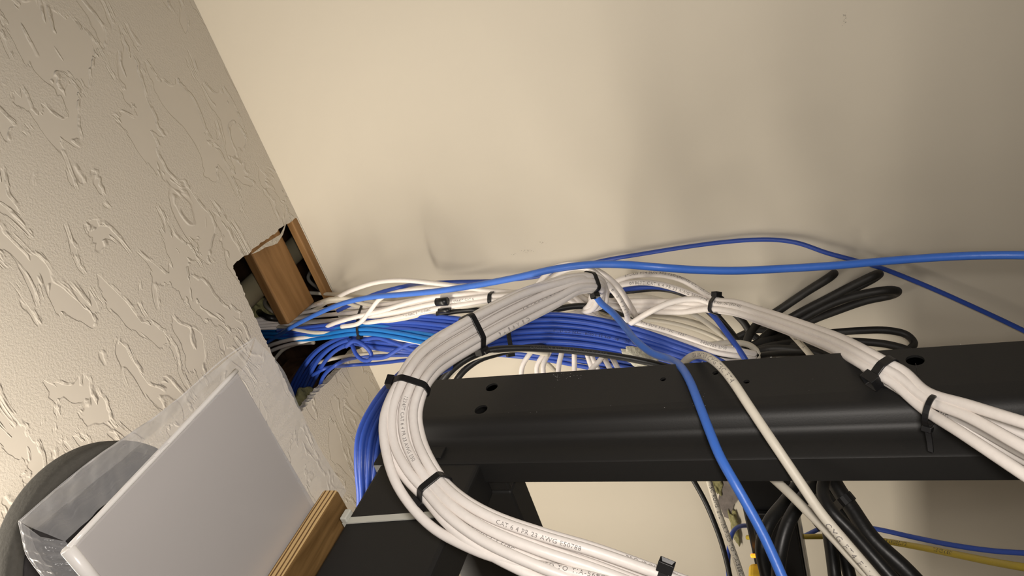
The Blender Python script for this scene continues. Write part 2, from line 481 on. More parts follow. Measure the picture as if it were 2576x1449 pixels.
M['insul'] = bumped('yellow_green_insulation', (.30, .28, .13), .95, 160, 1, .003, 6, .5)
M['paper'] = bumped('torn_drywall_paper', (.34, .26, .17), .9, 90, 1, .002, 5, .4)
M['gypsum'] = bumped('broken_gypsum', (.60, .56, .48), .9, 150, 1, .002, 5, .2)
M['tornface'] = bumped('grey_torn_paper', (.19, .165, .15), .85, 60, 1, .003, 6, .5)
M['fluff'] = bumped('pale_foam', (.62, .60, .50), .95, 300, 1, .002, 5, .25)
M['floor'] = bumped('grey_floor', (.30, .28, .25), .6, 8, .2, .002, 3, .1)
M['offwhite'] = new_mat('pale_strip_tone', (.70, .65, .56), .5)

# ------------------------------------------------------------------ the room
X0, X1, Y0 = -2.8, 1.7, -2.9
ZF = -CAM.z
def slab(name, x0, x1, y0, y1, z0, z1, mat):
    v, f = box_geo(x0, x1, y0, y1, z0, z1)
    o = mesh_obj(name, v, f, mat, smooth=False); o['kind'] = 'structure'; return o
slab('wall_back', X0, X1, WALL_Y, WALL_Y + .09, ZF, CEIL_Z + .001, M['wall'])
slab('wall_left', X0 - .1, X0, Y0, WALL_Y + .09, ZF, CEIL_Z + .02, M['wall'])
slab('wall_right', X1, X1 + .1, Y0, WALL_Y + .09, ZF, CEIL_Z + .02, M['wall'])
slab('wall_front', X0 - .1, X1 + .1, Y0 - .1, Y0, ZF, CEIL_Z + .02, M['wall'])
slab('floor', X0 - .1, X1 + .1, Y0 - .1, WALL_Y + .09, ZF - .1, ZF, M['floor'])

# ceiling with the ragged cable opening cut through it
hole_px = [(748, 546), (716, 566), (690, 588), (655, 612), (622, 640), (584, 668), (598, 700), (618, 745), (638, 790), (660, 838), (676, 872),
           (692, 905), (712, 948), (732, 990), (757, 1038), (778, 1012), (800, 985), (826, 960), (850, 935), (872, 905), (905, 868)]
hole = []
for i, (u, v) in enumerate(hole_px):
    a = onz(u, v, CEIL_Z); u2, v2 = hole_px[(i + 1) % len(hole_px)]; b = onz(u2, v2, CEIL_Z)
    m = 7 if i < len(hole_px) - 1 else 10
    for j in range(m):
        q = a.lerp(b, j / m); jit = .0 if (i == len(hole_px) - 1) else .0013
        hole.append(Vector((q.x + random.uniform(-jit, jit), min(WALL_Y - .0015, q.y + random.uniform(-jit, jit)), CEIL_Z)))
outer = [Vector((X0 - .1, Y0 - .1, CEIL_Z)), Vector((X1 + .1, Y0 - .1, CEIL_Z)), Vector((X1 + .1, WALL_Y - .0002, CEIL_Z)), Vector((X0 - .1, WALL_Y - .0002, CEIL_Z))]
TH = .0125
tri = tessellate_polygon([outer, hole]); allp = outer + hole
V = list(allp) + [p + Vector((0, 0, TH)) for p in allp]; n = len(allp)
Fc = []
for t in tri:
    nz_ = (allp[t[1]] - allp[t[0]]).cross(allp[t[2]] - allp[t[0]]).z
    t = tuple(t) if nz_ < 0 else tuple(reversed(t))
    Fc += [t, tuple(i + n for i in reversed(t))]
ceil = mesh_obj('ceiling', V, Fc, M['ceiling'], smooth=False); ceil['kind'] = 'structure'
# the broken edge of the board round the opening
V = []; Fc = []
m = len(hole)
for i, p in enumerate(hole):
    cxy = Vector((random.uniform(-.0008, .0008), random.uniform(-.0008, .0008), 0))
    V += [p, p + cxy + Vector((0, 0, TH * .5)), p - cxy + Vector((0, 0, TH))]
for i in range(m):
    j = (i + 1) % m
    Fc += [(i * 3, j * 3, j * 3 + 1, i * 3 + 1), (i * 3 + 1, j * 3 + 1, j * 3 + 2, i * 3 + 2)]
e = mesh_obj('board_edge', V, Fc, M['gypsum'], ceil, smooth=False); e['label'] = 'broken white gypsum edge of the opening'
# dark void above the ceiling, open towards the room
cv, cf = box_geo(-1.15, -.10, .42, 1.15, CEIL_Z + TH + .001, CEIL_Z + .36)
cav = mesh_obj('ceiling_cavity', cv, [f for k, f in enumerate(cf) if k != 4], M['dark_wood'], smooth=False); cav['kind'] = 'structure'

# joist piece across the opening
zj = CEIL_Z + TH + .004
ja, jb, jc, jd = onz(638, 648, zj), onz(706, 590, zj), onz(795, 757, zj), onz(730, 815, zj)
ya = (ja.y + jd.y) / 2; yb = (jb.y + jc.y) / 2
V = []
for z, dz in ((zj, 0), (zj + .019, 0)):
    V += [Vector((-.18, ya, z)), Vector((-.18, yb, z)), Vector((jc.x, yb, z)), Vector((jd.x - .0, ya, z))]
Fc = [(0, 3, 2, 1), (4, 5, 6, 7), (0, 1, 5, 4), (1, 2, 6, 5), (2, 3, 7, 6), (3, 0, 4, 7)]
o = mesh_obj('wooden_stud', V, Fc, M['stud'], smooth=False, origin=V[0]); bevel(o, .003, 2)
tag(o, 'short brown wooden stud crossing the middle of the ceiling opening', 'wood stud')
# top plate by the wall
pa, pb = onz(742, 550, zj), onz(848, 738, zj)
V, Fc = box_geo(pb.x, -.18, WALL_Y - .014, WALL_Y + .085, CEIL_Z + .0015, CEIL_Z + .014)
o = mesh_obj('wooden_plate', V, Fc, M['stud'], smooth=False, origin=Vector((pb.x, WALL_Y, zj))); bevel(o, .002, 2)
tag(o, 'narrow brown board along the wall side of the ceiling opening', 'wood board')
# dark board at the lower end
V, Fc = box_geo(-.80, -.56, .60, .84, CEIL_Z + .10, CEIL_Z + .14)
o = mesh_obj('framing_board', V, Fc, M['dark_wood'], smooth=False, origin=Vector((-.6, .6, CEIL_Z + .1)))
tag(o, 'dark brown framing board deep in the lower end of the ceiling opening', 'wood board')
# pipe
zp = CEIL_Z + .075
pA, pB = onz(585, 762, zp), onz(790, 594, zp)
ym = (pA.x + pB.x) / 2
path = spline([Vector((ym, .44, zp)), Vector((ym, .8, zp)), Vector((ym, 1.12, zp))], .02)
V, Fc = tube_geo(path, .019, 24)
pipe = mesh_obj('plastic_pipe', V, Fc, M['pipe'], origin=path[0]); pipe['_r'] = .019; PATHS[pipe.name] = path
tag(pipe, 'cream plastic pipe running behind the stud inside the ceiling opening', 'pipe')
print_on(pipe, '07', (742, 634), False, .014, 0.1, M['ink_black'])

def fluff(name, c, rad, mat, label, cat, squash=(1, 1, 1), seed=1, ragged=.35):
    rnd = random.Random(seed); bm = bmesh.new(); bmesh.ops.create_icosphere(bm, subdivisions=4, radius=1)
    ph = [(Vector((rnd.uniform(-1, 1), rnd.uniform(-1, 1), rnd.uniform(-1, 1))) * rnd.choice((3, 6, 11)), rnd.uniform(0, 6)) for _ in range(12)]
    V = []
    for v in bm.verts:
        k = 1 + ragged * sum(math.sin(v.co.dot(a) + b) / (1 + a.length / 5) for a, b in ph) / 3
        V.append(c + Vector((v.co.x * squash[0], v.co.y * squash[1], v.co.z * squash[2])) * rad * k)
    bm.verts.index_update(); Fc = [tuple(v.index for v in f.verts) for f in bm.faces]; bm.free()
    o = mesh_obj(name, V, Fc, mat, origin=c)
    if label: tag(o, label, cat)
    return o
fluff('insulation', onz(655, 790, CEIL_Z + .13), .026, M['insul'], 'green-yellow insulation tuft beside the pipe in the ceiling opening', 'insulation', (1.2, .8, .6), 3)
fluff('insulation', onz(770, 1015, CEIL_Z + .05), .022, M['insul'], 'green-yellow insulation tuft at the lowest corner of the ceiling opening', 'insulation', (1.3, 1, .6), 5)
# loose wires inside the opening
cable('loose_wire', [Vector((-.30, .80, CEIL_Z + .16)), onz(790, 655, CEIL_Z + .14), onz(775, 700, CEIL_Z + .13), onz(800, 725, CEIL_Z + .1), onz(830, 745, CEIL_Z + .05)], .006, M['grey'],
      'thin grey wire curling between the stud and the wall-side board', 'wire')
cable('loose_wire', [onz(672, 740, CEIL_Z + .15), onz(668, 768, CEIL_Z + .10), onz(690, 785, CEIL_Z + .07), onz(730, 792, CEIL_Z + .09), onz(790, 790, CEIL_Z + .1)], .006, M['grey'],
      'pale grey wire looping to the left of the stud in the opening', 'wire')
cable('loose_wire', [onz(640, 775, CEIL_Z + .16), onz(680, 800, CEIL_Z + .06), onz(720, 800, CEIL_Z + .06), onz(770, 770, CEIL_Z + .12)], .010, M['black'],
      'thick black wire crossing the opening left of the stud', 'wire')
# torn ceiling paper hanging over the stud
pp = [(632, 640), (668, 612), (705, 590), (722, 556), (712, 590), (698, 612), (684, 618), (668, 622), (652, 632)]
V = [onz(u, v, CEIL_Z - .0008) for u, v in pp] + [onz(u, v, CEIL_Z + .0008) for u, v in pp]; q = len(pp)
Fc = [tuple(range(q)), tuple(range(2 * q - 1, q - 1, -1))] + [(i, (i + 1) % q, q + (i + 1) % q, q + i) for i in range(q)]
o = mesh_obj('torn_paper', V, Fc, M['gypsum'], ceil, smooth=False, origin=V[0]); o['label'] = 'pale torn paper overhanging the opening'

# faint grey scuffs on the wall paint
rnd = random.Random(12); V = []; Fc = []
for (u, v, su, sv, nn, ang) in ((1325, 630, 9, 2, 16, -.3), (1368, 612, 6, 2, 9, -.3), (1295, 640, 8, 2, 6, -.3), (2125, 45, 3, 7, 14, 1.4), (1180, 735, 5, 2, 4, 0)):
    for _ in range(nn):
        p = P(u + rnd.gauss(0, su), v + rnd.gauss(0, sv) + 0, -.00035); b = len(V); sz = rnd.uniform(.0003, .0009); k = rnd.randint(4, 6)
        for j in range(k):
            a = 6.283 * j / k; q_ = sz * rnd.uniform(.4, 1.2)
            V.append(p + Vector((math.cos(a) * q_ * .6, 0, math.sin(a) * q_)))
        Fc.append(tuple(range(b, b + k)))
wall_ob = bpy.data.objects['wall_back']
o = mesh_obj('scuff_marks', V, Fc, new_mat('grey_scuff', (.38, .35, .30), .8), wall_ob, smooth=False, origin=V[0]); o['label'] = 'small grey scuff specks'; o['kind'] = 'stuff'

# torn opening in the wall, lower right of the wall
tp = [(1803, 1120), (1808, 1165), (1802, 1200), (1810, 1240), (1806, 1262), (1822, 1300), (1836, 1306), (1846, 1270), (1862, 1250), (1868, 1200), (1866, 1120)]
V = [P(u, v, -.004) for u, v in tp] + [P(u, v, -.0002) for u, v in tp]; q = len(tp)
Fc = [tuple(range(q)), tuple(range(2 * q - 1, q - 1, -1))] + [(i, (i + 1) % q, q + (i + 1) % q, q + i) for i in range(q)]
o = mesh_obj('torn_drywall_patch', V, Fc, M['tornface'], smooth=False, origin=V[0])
tag(o, 'ragged grey-brown torn patch of drywall paper left of the black power strip', 'wall damage')
for k, (u, v, rr, sq) in enumerate([(1798, 1215, .013, (1.8, .5, .7)), (1846, 1320, .012, (3.4, .5, .55)), (1806, 1165, .008, (2.2, .5, .6))]):
    f = fluff('foam_edge', P(u, v, -.004), rr, M['insul'], None, None, sq, 20 + k, .6)
    f.parent = o; f.location = Vector(f['_o']) - Vector(o['_o']); f['label'] = 'yellowish fibre fluff'

# ------------------------------------------------------------------ rack
rack = empty('equipment_rack', (-.315, .38, ZF)); tag(rack, 'matte black steel rack frame with a tall channel post and two top beams', 'rack')
# post: pressed channel, profile in (y, x)
prof = [(.4245, -.345), (.4245, -.3165), (.4235, -.3155), (.376, -.3155), (.371, -.3165), (.3675, -.320), (.3655, -.3245), (.3645, -.3265), (.361, -.3285), (.355, -.329), (.344, -.329), (.3425, -.330), (.3415, -.345)]
ztop, zbot = .327, ZF
inner = [(y, x - .0018) for y, x in prof]
loop = prof + inner[::-1]
nz = 2; V = []
zs = [ztop, zbot]
for z in zs:
    for (y, x) in loop: V.append(Vector((x, y, z)))
q = len(loop); Fc = [(i, (i + 1) % q, q + (i + 1) % q, q + i) for i in range(q)]
hn = len(prof)
for zz in (0, q):
    for i in range(hn - 1):
        a, b, c2, d2 = i, i + 1, q - 2 - i, q - 1 - i
        Fc.append((zz + a, zz + b, zz + c2, zz + d2) if zz else (a, d2, c2, b))
post = mesh_obj('post', V, Fc, M['steel'], rack, smooth=True, origin=Vector((-.3155, .38, ZF)))
try:
    md = post.modifiers.new('en', 'EDGE_SPLIT'); md.split_angle = math.radians(40)
except Exception: pass
# holes in the post: dark through holes with a rim, cut by boolean
def post_hole(u, v, ry, rz, extra=None):
    c = onx(u, v, -.3155)
    bm = bmesh.new(); bmesh.ops.create_cone(bm, cap_ends=True, segments=28, radius1=1, radius2=1, depth=.02)
    V = [Vector((c.x + v_.co.z, c.y + v_.co.x * ry, c.z + v_.co.y * rz)) for v_ in bm.verts]
    bm.verts.index_update(); F2 = [tuple(v_.index for v_ in f.verts) for f in bm.faces]; bm.free()
    me = bpy.data.meshes.new('cut'); me.from_pydata([tuple(p) for p in V], [], F2); me.update(); return me
cut = bmesh.new()
for a in [(1237, 974, .0048, .0048), (1210, 1030, .0050, .0050), (1668, 954, .0020, .0020), (1800, 938, .002, .002), (2302, 906, .0052, .0052), (1878, 960, .002, .002)]:
    cut.from_mesh(post_hole(*a))
cm = bpy.data.meshes.new('cut'); cut.to_mesh(cm); cut.free()
co = bpy.data.objects.new('cut', cm); co.location = CAM; col.objects.link(co)
bpy.context.view_layer.update()
md = post.modifiers.new('b', 'BOOLEAN'); md.object = co; md.operation = 'DIFFERENCE'; md.solver = 'EXACT'
# apply so that no helper stays in the scene
post.modifiers.move(1, 0)
dg = bpy.context.evaluated_depsgraph_get(); nm = bpy.data.meshes.new_from_object(post.evaluated_get(dg))
post.modifiers.clear(); post.data = nm; bpy.data.objects.remove(co)
# bare scratched edge: flecks of missing paint along the post's wall-side edge
def flecks(name, spots, parent, mat, label):
    rnd = random.Random(4); V = []; Fc = []
    for (u, v, su, sv, nn, big) in spots:
        for _ in range(nn):
            uu, vv = u + rnd.gauss(0, su), v + rnd.gauss(0, sv)
            p = onx(uu, vv, -.3152)
            if not (.3765 < p.y < .4242): continue
            s = rnd.uniform(.00012, .00042) * big; b = len(V)
            k = rnd.randint(4, 6); st = rnd.uniform(.6, 2.6)
            for j in range(k):
                a = 6.283 * j / k; rr = s * rnd.uniform(.5, 1.2)
                V.append(Vector((-.31535, p.y + math.cos(a) * rr, p.z + math.sin(a) * rr * st)))
            Fc.append(tuple(range(b, b + k)))
    o = mesh_obj(name, V, Fc, mat, parent, smooth=False, origin=V[0]); o['label'] = label; o['kind'] = 'stuff'; return o
sp = [(u, 906 - (u - 1740) * .072 + 1.5, 12, 1.6, 26, 1.0) for u in range(1760, 2090, 22)]
sp += [(u, 880 - (u - 2170) * .068 - 1, 14, .8, 5, .7) for u in range(2180, 2560, 40)]
sp += [(1685, 1036, 22, 7, 22, .8), (1775, 1035, 22, 8, 26, .8), (1760, 1005, 12, 14, 14, .6), (1430, 945, 20, 4, 22, .7), (1400, 950, 6, 4, 16, .6), (1340, 1045, 60, 14, 10, .35), (1500, 1010, 120, 25, 8, .3), (2050, 985, 60, 25, 6, .3)]
flecks('paint_chips', sp, post, M['bare'], 'small white chips in the black paint')
box('back_flange', -.347, -.3455, .3435, .4245, ZF, .327, M['steel'], rack, .0003)
# slot nut and bolt where the post meets the beams
o = box('bolt_plate', -.3285, -.3265, .346, .358, .2700, .2860, M['steel'], rack, .0008)
zc = Vector((-.3265, .352, .278))
# top beams
A = box('side_beam', -.362, -.3305, -.20, .3465, .239, .3225, M['steel'], rack, .003)
Bm = box('cross_beam', -1.05, -.3625, .3475, .372, .2265, .3035, M['steel'], rack, .002)
o = box('top_plate', -.3625, -.3305, .348, .372, .2265, .3225, M['steel'], rack, .002)
# slotted cut at the far hole of the post
o = box('hole_slot', -.3154, -.3150, .3955, .4075, *(sorted((onx(2308, 930, -.3155).z, onx(2306, 930, -.3155).z))), M['tie'], post, 0)
o['label'] = 'thin dark slot below the round hole'

# plywood shelf board resting on the rack's top
ply = empty('plywood_board', (-.318, .1, .3325)); tag(ply, 'cut end of a brown plywood board lying on the black rack top', 'board')
box('face_sheet', -.90, -.3186, -.25, .3055, .3325, .3337, M['ply_face'], ply, .0002)
box('core', -.90, -.3180, -.25, .3060, .3337, .3444, M['ply_edge'], ply, .0003)
box('top_sheet', -.90, -.3186, -.25, .3055, .3444, .3456, M['ply_face'], ply, .0002)

# pale tie round the side beam
c = Vector((-.3465, .2930, .2826))
V = []; Fc = []; th = .0009; wd = .0026
ring = [(-.3632, .2378), (-.3293, .2378), (-.3293, .3233), (-.3632, .3233)]
root = empty('zip_tie', (-.3293, .2945, .3262)); tag(root, 'pale translucent zip tie wrapped round the black side beam of the rack', 'zip tie')
for (dx, dz) in ring:
    for s in (-1, 1):
        V.append(Vector((dx, .2935 + s * wd - (dz - .28) * .10, dz)))
for (dx, dz) in [(-.3626, .2386), (-.3303, .2386), (-.3303, .3226), (-.3626, .3226)]:
    for s in (-1, 1):
        V.append(Vector((dx, .2935 + s * wd - (dz - .28) * .10, dz)))
for k in range(4):
    j = (k + 1) % 4
    Fc += [(k * 2, k * 2 + 1, j * 2 + 1, j * 2), (8 + k * 2, 8 + j * 2, 8 + j * 2 + 1, 8 + k * 2 + 1), (k * 2, j * 2, 8 + j * 2, 8 + k * 2), (k * 2 + 1, 8 + k * 2 + 1, 8 + j * 2 + 1, j * 2 + 1)]
mesh_obj('strap', V, Fc, M['tie_white'], root, smooth=False, origin=V[0])
box('head', -.329, -.3245, .2865, .2955, .3185, .3235, M['tie_white'], root, .001)

# ------------------------------------------------------------------ white panel in its plastic bag, and the spool on top
pz = .3466
pnl = empty('white_panel', (-.205, .22, pz)); tag(pnl, 'flat white enamelled panel lying on the plywood inside a clear plastic bag', 'panel')
p0 = onz(165, 1362, pz); p1 = onz(605, 945, pz)
xl = (p0.x + p1.x) / 2; yn, yf = p0.y, p1.y
box('sheet', -.372, xl - .001, yn, yf, pz, pz + .006, M['panel'], pnl, .0015)
rp = spline([Vector((xl, yn, pz + .0008)), Vector((xl, (yn + yf) / 2, pz + .0008)), Vector((xl, yf, pz + .0008))], .01)
V, Fc = tube_geo(rp, .0016, 10); o = mesh_obj('rim', V, Fc, M['rim'], pnl, origin=rp[0]); o['label'] = 'bright rounded rim'
rp = spline([Vector((xl, yn - .001, pz + .001)), Vector((-.3, yn - .001, pz + .001)), Vector((-.372, yn - .001, pz + .001))], .02)
V, Fc = tube_geo(rp, .0034, 16); o = mesh_obj('rolled_edge', V, Fc, M['rim'], pnl, origin=rp[0]); o['label'] = 'glossy rolled front edge'

# plastic bag: one crumpled sheet under and round the panel
def lerp2(a, b, t): return a.lerp(b, t)
bag = None
def sheet(name, rows, parent, wr=.002, seed=1, nu=40, nv=12):
    """rows: list of polylines (each a list of Vectors, same length) lofted into a wrinkled film"""
    rnd = random.Random(seed); R = [spline(r, .003) for r in rows]
    def samp(pl, t):
        x = t * (len(pl) - 1); i = min(int(x), len(pl) - 2); return pl[i].lerp(pl[i + 1], x - i)
    V = []; ph = [(rnd.uniform(5, 40), rnd.uniform(-14, 14), rnd.uniform(0, 6)) for _ in range(7)]
    for j in range(nv + 1):
        s = j / nv * (len(R) - 1); k = min(int(s), len(R) - 2); f = s - k
        for i in range(nu + 1):
            t = i / nu; p = samp(R[k], t).lerp(samp(R[k + 1], t), f)
            env = 1.0
            w_ = sum(math.sin(a * t * 2 + b * j / nv + c_) for a, b, c_ in ph) / 4
            w_ = abs(w_) ** .7 * (1 if w_ > 0 else -1)
            V.append(p - p.normalized() * wr * w_ * env + Vector((0, 0, wr * .3 * w_)))
    Fc = [(j * (nu + 1) + i, j * (nu + 1) + i + 1, (j + 1) * (nu + 1) + i + 1, (j + 1) * (nu + 1) + i) for j in range(nv) for i in range(nu)]
    return V, Fc
edge = [onz(605, 945, pz - .001), onz(500, 1045, pz - .001), onz(380, 1158, pz - .001), onz(270, 1262, pz - .001), onz(165, 1362, pz - .001)]
def up(pts, z): return [onz(u, v, z) for u, v in pts]
midl = up([(625, 900), (500, 1000), (370, 1110), (230, 1225), (95, 1335)], .356)
outl = up([(641, 850), (520, 945), (400, 1040), (240, 1150), (48, 1312)], .372)
topl = up([(644, 848), (540, 950), (430, 1050), (290, 1170), (90, 1330)], .392)
bagr = empty('plastic_bag', p1); tag(bagr, 'crumpled clear plastic bag wrapped loosely round the white panel', 'plastic bag')
V, Fc = sheet('side', [edge, midl, outl, topl], bagr, .0022, 2, 80, 30)
o = mesh_obj('side_film', V, Fc, M['film'], bagr, origin=V[0])
inn = up([(603, 944), (650, 1030), (700, 1122), (745, 1205), (792, 1292)], pz - .0012)
mar = up([(632, 890), (690, 990), (735, 1080), (780, 1165), (845, 1280)], pz - .0018)
out2 = up([(642, 850), (712, 930), (760, 1040), (800, 1120), (872, 1235)], pz + .001)
V, Fc = sheet('far', [inn, mar, out2], bagr, .0006, 5, 70, 14)
o = mesh_obj('far_film', V, Fc, M['film'], bagr, origin=V[0])
fr0 = up([(165, 1362), (200, 1405), (240, 1455), (300, 1530)], pz - .001)
fr1 = up([(100, 1350), (120, 1400), (165, 1455), (215, 1530)], .352)
fr2 = up([(50, 1312), (62, 1380), (105, 1449), (160, 1530)], .362)
fr3 = up([(70, 1320), (90, 1380), (140, 1449), (190, 1530)], .385)
V, Fc = sheet('front', [fr0, fr1, fr2, fr3], bagr, .0014, 9, 40, 24)
o = mesh_obj('front_film', V, Fc, M['film'], bagr, origin=V[0])
# thin heat-sealed seams catch the light
for pts, z in (([(641, 850), (560, 905), (470, 985), (400, 1042), (320, 1098), (240, 1152), (160, 1215), (48, 1312)], .372),
               ([(48, 1312), (56, 1345), (66, 1390), (100, 1440), (140, 1490)], .364)):
    path = spline(up(pts, z), .003); V, Fc = tube_geo(path, .0005, 6)
    o = mesh_obj('seam', V, Fc, M['film'], bagr, origin=path[0])

sc0 = Vector((-.2605, .2030, .3535))
sp_ = empty('spool', sc0); tag(sp_, 'round charcoal grey fabric-covered spool standing behind the bagged white panel', 'spool')
def disc(name, c, r, z0, z1, mat, parent, bev=.003):
    bm = bmesh.new(); bmesh.ops.create_cone(bm, cap_ends=True, segments=72, radius1=r, radius2=r, depth=z1 - z0)
    V = [Vector((c.x + v.co.x, c.y + v.co.y, (z0 + z1) / 2 + v.co.z)) for v in bm.verts]; bm.verts.index_update()
    Fc = [tuple(v.index for v in f.verts) for f in bm.faces]; bm.free()
    o = mesh_obj(name, V, Fc, mat, parent, smooth=False, origin=Vector((c.x, c.y, z0))); bevel(o, bev, 3)
    for p in o.data.polygons: p.use_smooth = len(p.vertices) == 4
    return o
disc('core', sc0, .030, .3535, .4065, M['felt_shaded'], sp_)
disc('flange', sc0, .064, .404, .4225, M['felt'], sp_, .004)
disc('under_disc', sc0, .057, .4020, .4042, M['felt_shaded'], sp_, .001)  # dark disc carries the shade under the flange
disc('foot', sc0, .038, .3515, .3555, M['felt_shaded'], sp_, .001)

# ------------------------------------------------------------------ cables
NC = 'network_cable'
# --- big white loop in front ------------------------------------------------
loopst = [(1500, 762, .755, 24), (1509, 733, .70, 24), (1494, 712, .655, 26), (1440, 716, .635, 31), (1385, 740, .622, 40), (1320, 768, .605, 45), (1240, 808, .58, 46), (1170, 848, .557, 45),
          (1110, 884, .535, 46), (1067, 920, .515, 46), (1034, 973, .495, 45), (1013, 1040, .483, 50), (1020, 1115, .470, 54), (1052, 1180, .456, 50),
          (1094, 1232, .446, 44), (1150, 1288, .430, 50), (1230, 1340, .417, 58), (1350, 1392, .405, 68), (1480, 1438, .40, 76), (1640, 1500, .395, 82), (1760, 1545, .39, 84)]
# where each cable of the loop goes once it has turned back behind the blue arc
tails = [[(1316, 1010, .87), (1313, 925, .87), (1340, 880, .87), (1388, 812, .86)], [(1375, 1010, .86), (1350, 925, .865), (1375, 880, .865), (1402, 812, .855)],
         [(1392, 1010, .85), (1366, 925, .855), (1385, 880, .86), (1416, 812, .85)], [(1408, 1010, .84), (1405, 925, .85), (1415, 880, .855), (1430, 812, .845)],
         [(1447, 1010, .84), (1445, 925, .85), (1445, 880, .85), (1446, 812, .84)], [(1420, 1000, .83), (1487, 930, .845), (1525, 880, .85), (1508, 812, .84)],
         [(1520, 1010, .84), (1480, 900, .85), (1458, 812, .84)], [(1550, 1010, .84), (1490, 900, .85), (1470, 812, .845)],
         [(1580, 1010, .85), (1520, 900, .86), (1484, 812, .85)], [(1600, 1010, .86), (1540, 900, .865), (1496, 812, .855)]]
WD = .0060
loops = []
order = [3, 7, 0, 4, 8, 1, 5, 9, 2, 6]
for i, sl in enumerate(HEX10):
    pts = [P(*t) for t in tails[i]] + slot_pts(loopst, sl, WD, twist=.9, phase=-.5)
    o = cable(NC, pts, WD, M['white'], None, group='white cables of the big front loop', key='loop')
    tag(o, 'white cable of the big front loop, %s of ten from its outer side' % ORD[order.index(i)], 'cable', 'white cables of the big front loop')
    loops.append(o)
stray = cable(NC, [(1430, 830, .85), (1490, 765, .77), (1500, 725, .69), (1470, 700, .640), (1400, 714, .618), (1320, 738, .598), (1240, 775, .574), (1150, 820, .548), (1085, 868, .527), (1026, 930, .503), (990, 985, .487), (966, 1050, .474), (968, 1120, .462), (994, 1210, .448), (1040, 1280, .438), (1095, 1332, .428),
               (1160, 1368, .418), (1240, 1400, .408), (1340, 1420, .400), (1480, 1450, .392), (1640, 1495, .388), (1760, 1530, .385)], WD, M['white'],
              'white network cable that leaves the big loop and sags below its lower tie', key='stray')
for o, txt, uv, fl, phi, h, spc in ((loops[1], '1234FT CAT 6 4 PR 23 AWG E50', (1003, 990), False, .0, .0024, 1.05), (loops[4], 'VERIFIED TO TIA-568C', (1150, 1300), False, .3, .0026, 1.1),
                       (loops[2], 'CAT 6 4 PR 23 AWG E50788', (1250, 1320), False, -.2, .0026, 1.1), (loops[5], 'A B C D E F 1 2 3 4 5 6 7 8 9', (1462, 735), False, -.3, .0030, 1.3),
                       (loops[0], 'FT4 SUN RES 75C (ROHS) ETL VERIFIED TO TIA-568C', (1460, 710), False, .2, .0024, 1.05), (loops[6], 'C B A 9 8 7 6', (1330, 800), False, .1, .0030, 1.5),
                       (loops[3], 'CAT 6 4 PR 23 AWG', (1470, 700), False, 0, .0024, 1.1), (stray, 'ETL VERIFIED TO TIA-568C FT4', (1270, 1408), False, .5, .0028, 1.15),
                       (loops[6], '75C (ROHS) ETL', (1560, 1440), False, .3, .0028, 1.1)):
    print_on(o, txt, uv, fl, h, phi, None, spc)

# --- white cables that sweep right over the post, and where each comes from ---
rst = [(1800, 770, .705, 24), (1850, 777, .68, 24), (1900, 793, .655, 23), (1970, 817, .61, 22), (2040, 843, .56, 24), (2110, 872, .505, 28), (2170, 905, .462, 30), (2225, 937, .44, 32), (2262, 958, .43, 34)]
RS = [(1.5, -.1), (.95, .7), (.5, -.5), (-.1, .7), (-1.0, .65), (-.7, -.5)]
mainst = [(640, 815, 1.13, 16), (720, 808, 1.165, 22), (790, 802, 1.165, 28), (850, 798, 1.09, 31), (900, 795, 1.01, 31), (1000, 783, .94, 30), (1100, 764, .905, 27), (1180, 755, .88, 24), (1245, 749, .86, 22), (1340, 748, .84, 24), (1440, 752, .825, 26)]
pre = {
 0: [(1380, 880, .88), (1420, 820, .86), (1465, 783, .82), (1508, 745, .78), (1550, 708, .76), (1600, 693, .75), (1660, 691, .742), (1715, 704, .735), (1765, 733, .722)],
 1: [(1400, 880, .87), (1440, 822, .85), (1485, 776, .81), (1530, 731, .77), (1580, 713, .752), (1640, 712, .745), (1700, 726, .735), (1760, 748, .722)],
 2: [(1530, 890, .85), (1555, 840, .82), (1592, 811, .765), (1640, 782, .735), (1690, 760, .725), (1750, 752, .715)],
}
suf = [[(2330, 985, .408), (2440, 1020, .375), (2576, 1063, .34), (2700, 1100, .315)], [(2330, 990, .42), (2440, 1038, .39), (2576, 1092, .36), (2700, 1140, .34)],
       [(2330, 1003, .405), (2440, 1050, .372), (2576, 1125, .335), (2700, 1190, .31)], [(2330, 1012, .42), (2440, 1065, .395), (2576, 1140, .365), (2700, 1205, .345)],
       [(2320, 1020, .43), (2420, 1068, .40), (2576, 1155, .375), (2700, 1220, .36)], [(2320, 1026, .405), (2420, 1090, .37), (2576, 1193, .33), (2700, 1275, .305)]]
desc = ['white network cable arching highest before the right-hand tie above the post', 'white network cable of the lower arch, left of the tie above the post',
        'white network cable rising from behind the blue arc to the tie above the post', 'white cable running straight under the two arches, topmost of three',
        'white cable running straight under the two arches, middle of three', 'white cable running straight under the two arches, lowest of three']
MS = HEX10
right = []
for i in range(6):
    if i in pre: a = [P(*p) for p in pre[i]]
    else:
        y = [757, 770, 782][i - 3]
        a = slot_pts(mainst, MS[[2, 5, 1][i - 3]], WD, twist=1.2, phase=.2) + [P(1540, y, .80), P(1620, y + 1, .78), P(1710, y + 3, .745)]
    pts = a + slot_pts(rst, RS[i], WD) + [P(*p) for p in suf[i]]
    o = cable(NC, pts, WD, M['white'], desc[i], key='right'); right.append(o)
    if i in (3, 5): CABLES.setdefault('low_right', []).append((PATHS[o.name], WD / 2))
    if i >= 3: CABLES.setdefault('main', []).append((PATHS[o.name], WD / 2))
print_on(right[0], 'ETL-US FT4 SUN RES 75C (ROHS) ETL VERIFIED', (1572, 700), False, .0030, .75, None, 1.1)
print_on(right[1], '0986FT CAT 6 4 PR 23 AWG E50788', (1590, 712), False, .0032, -.1, None, 1.15)
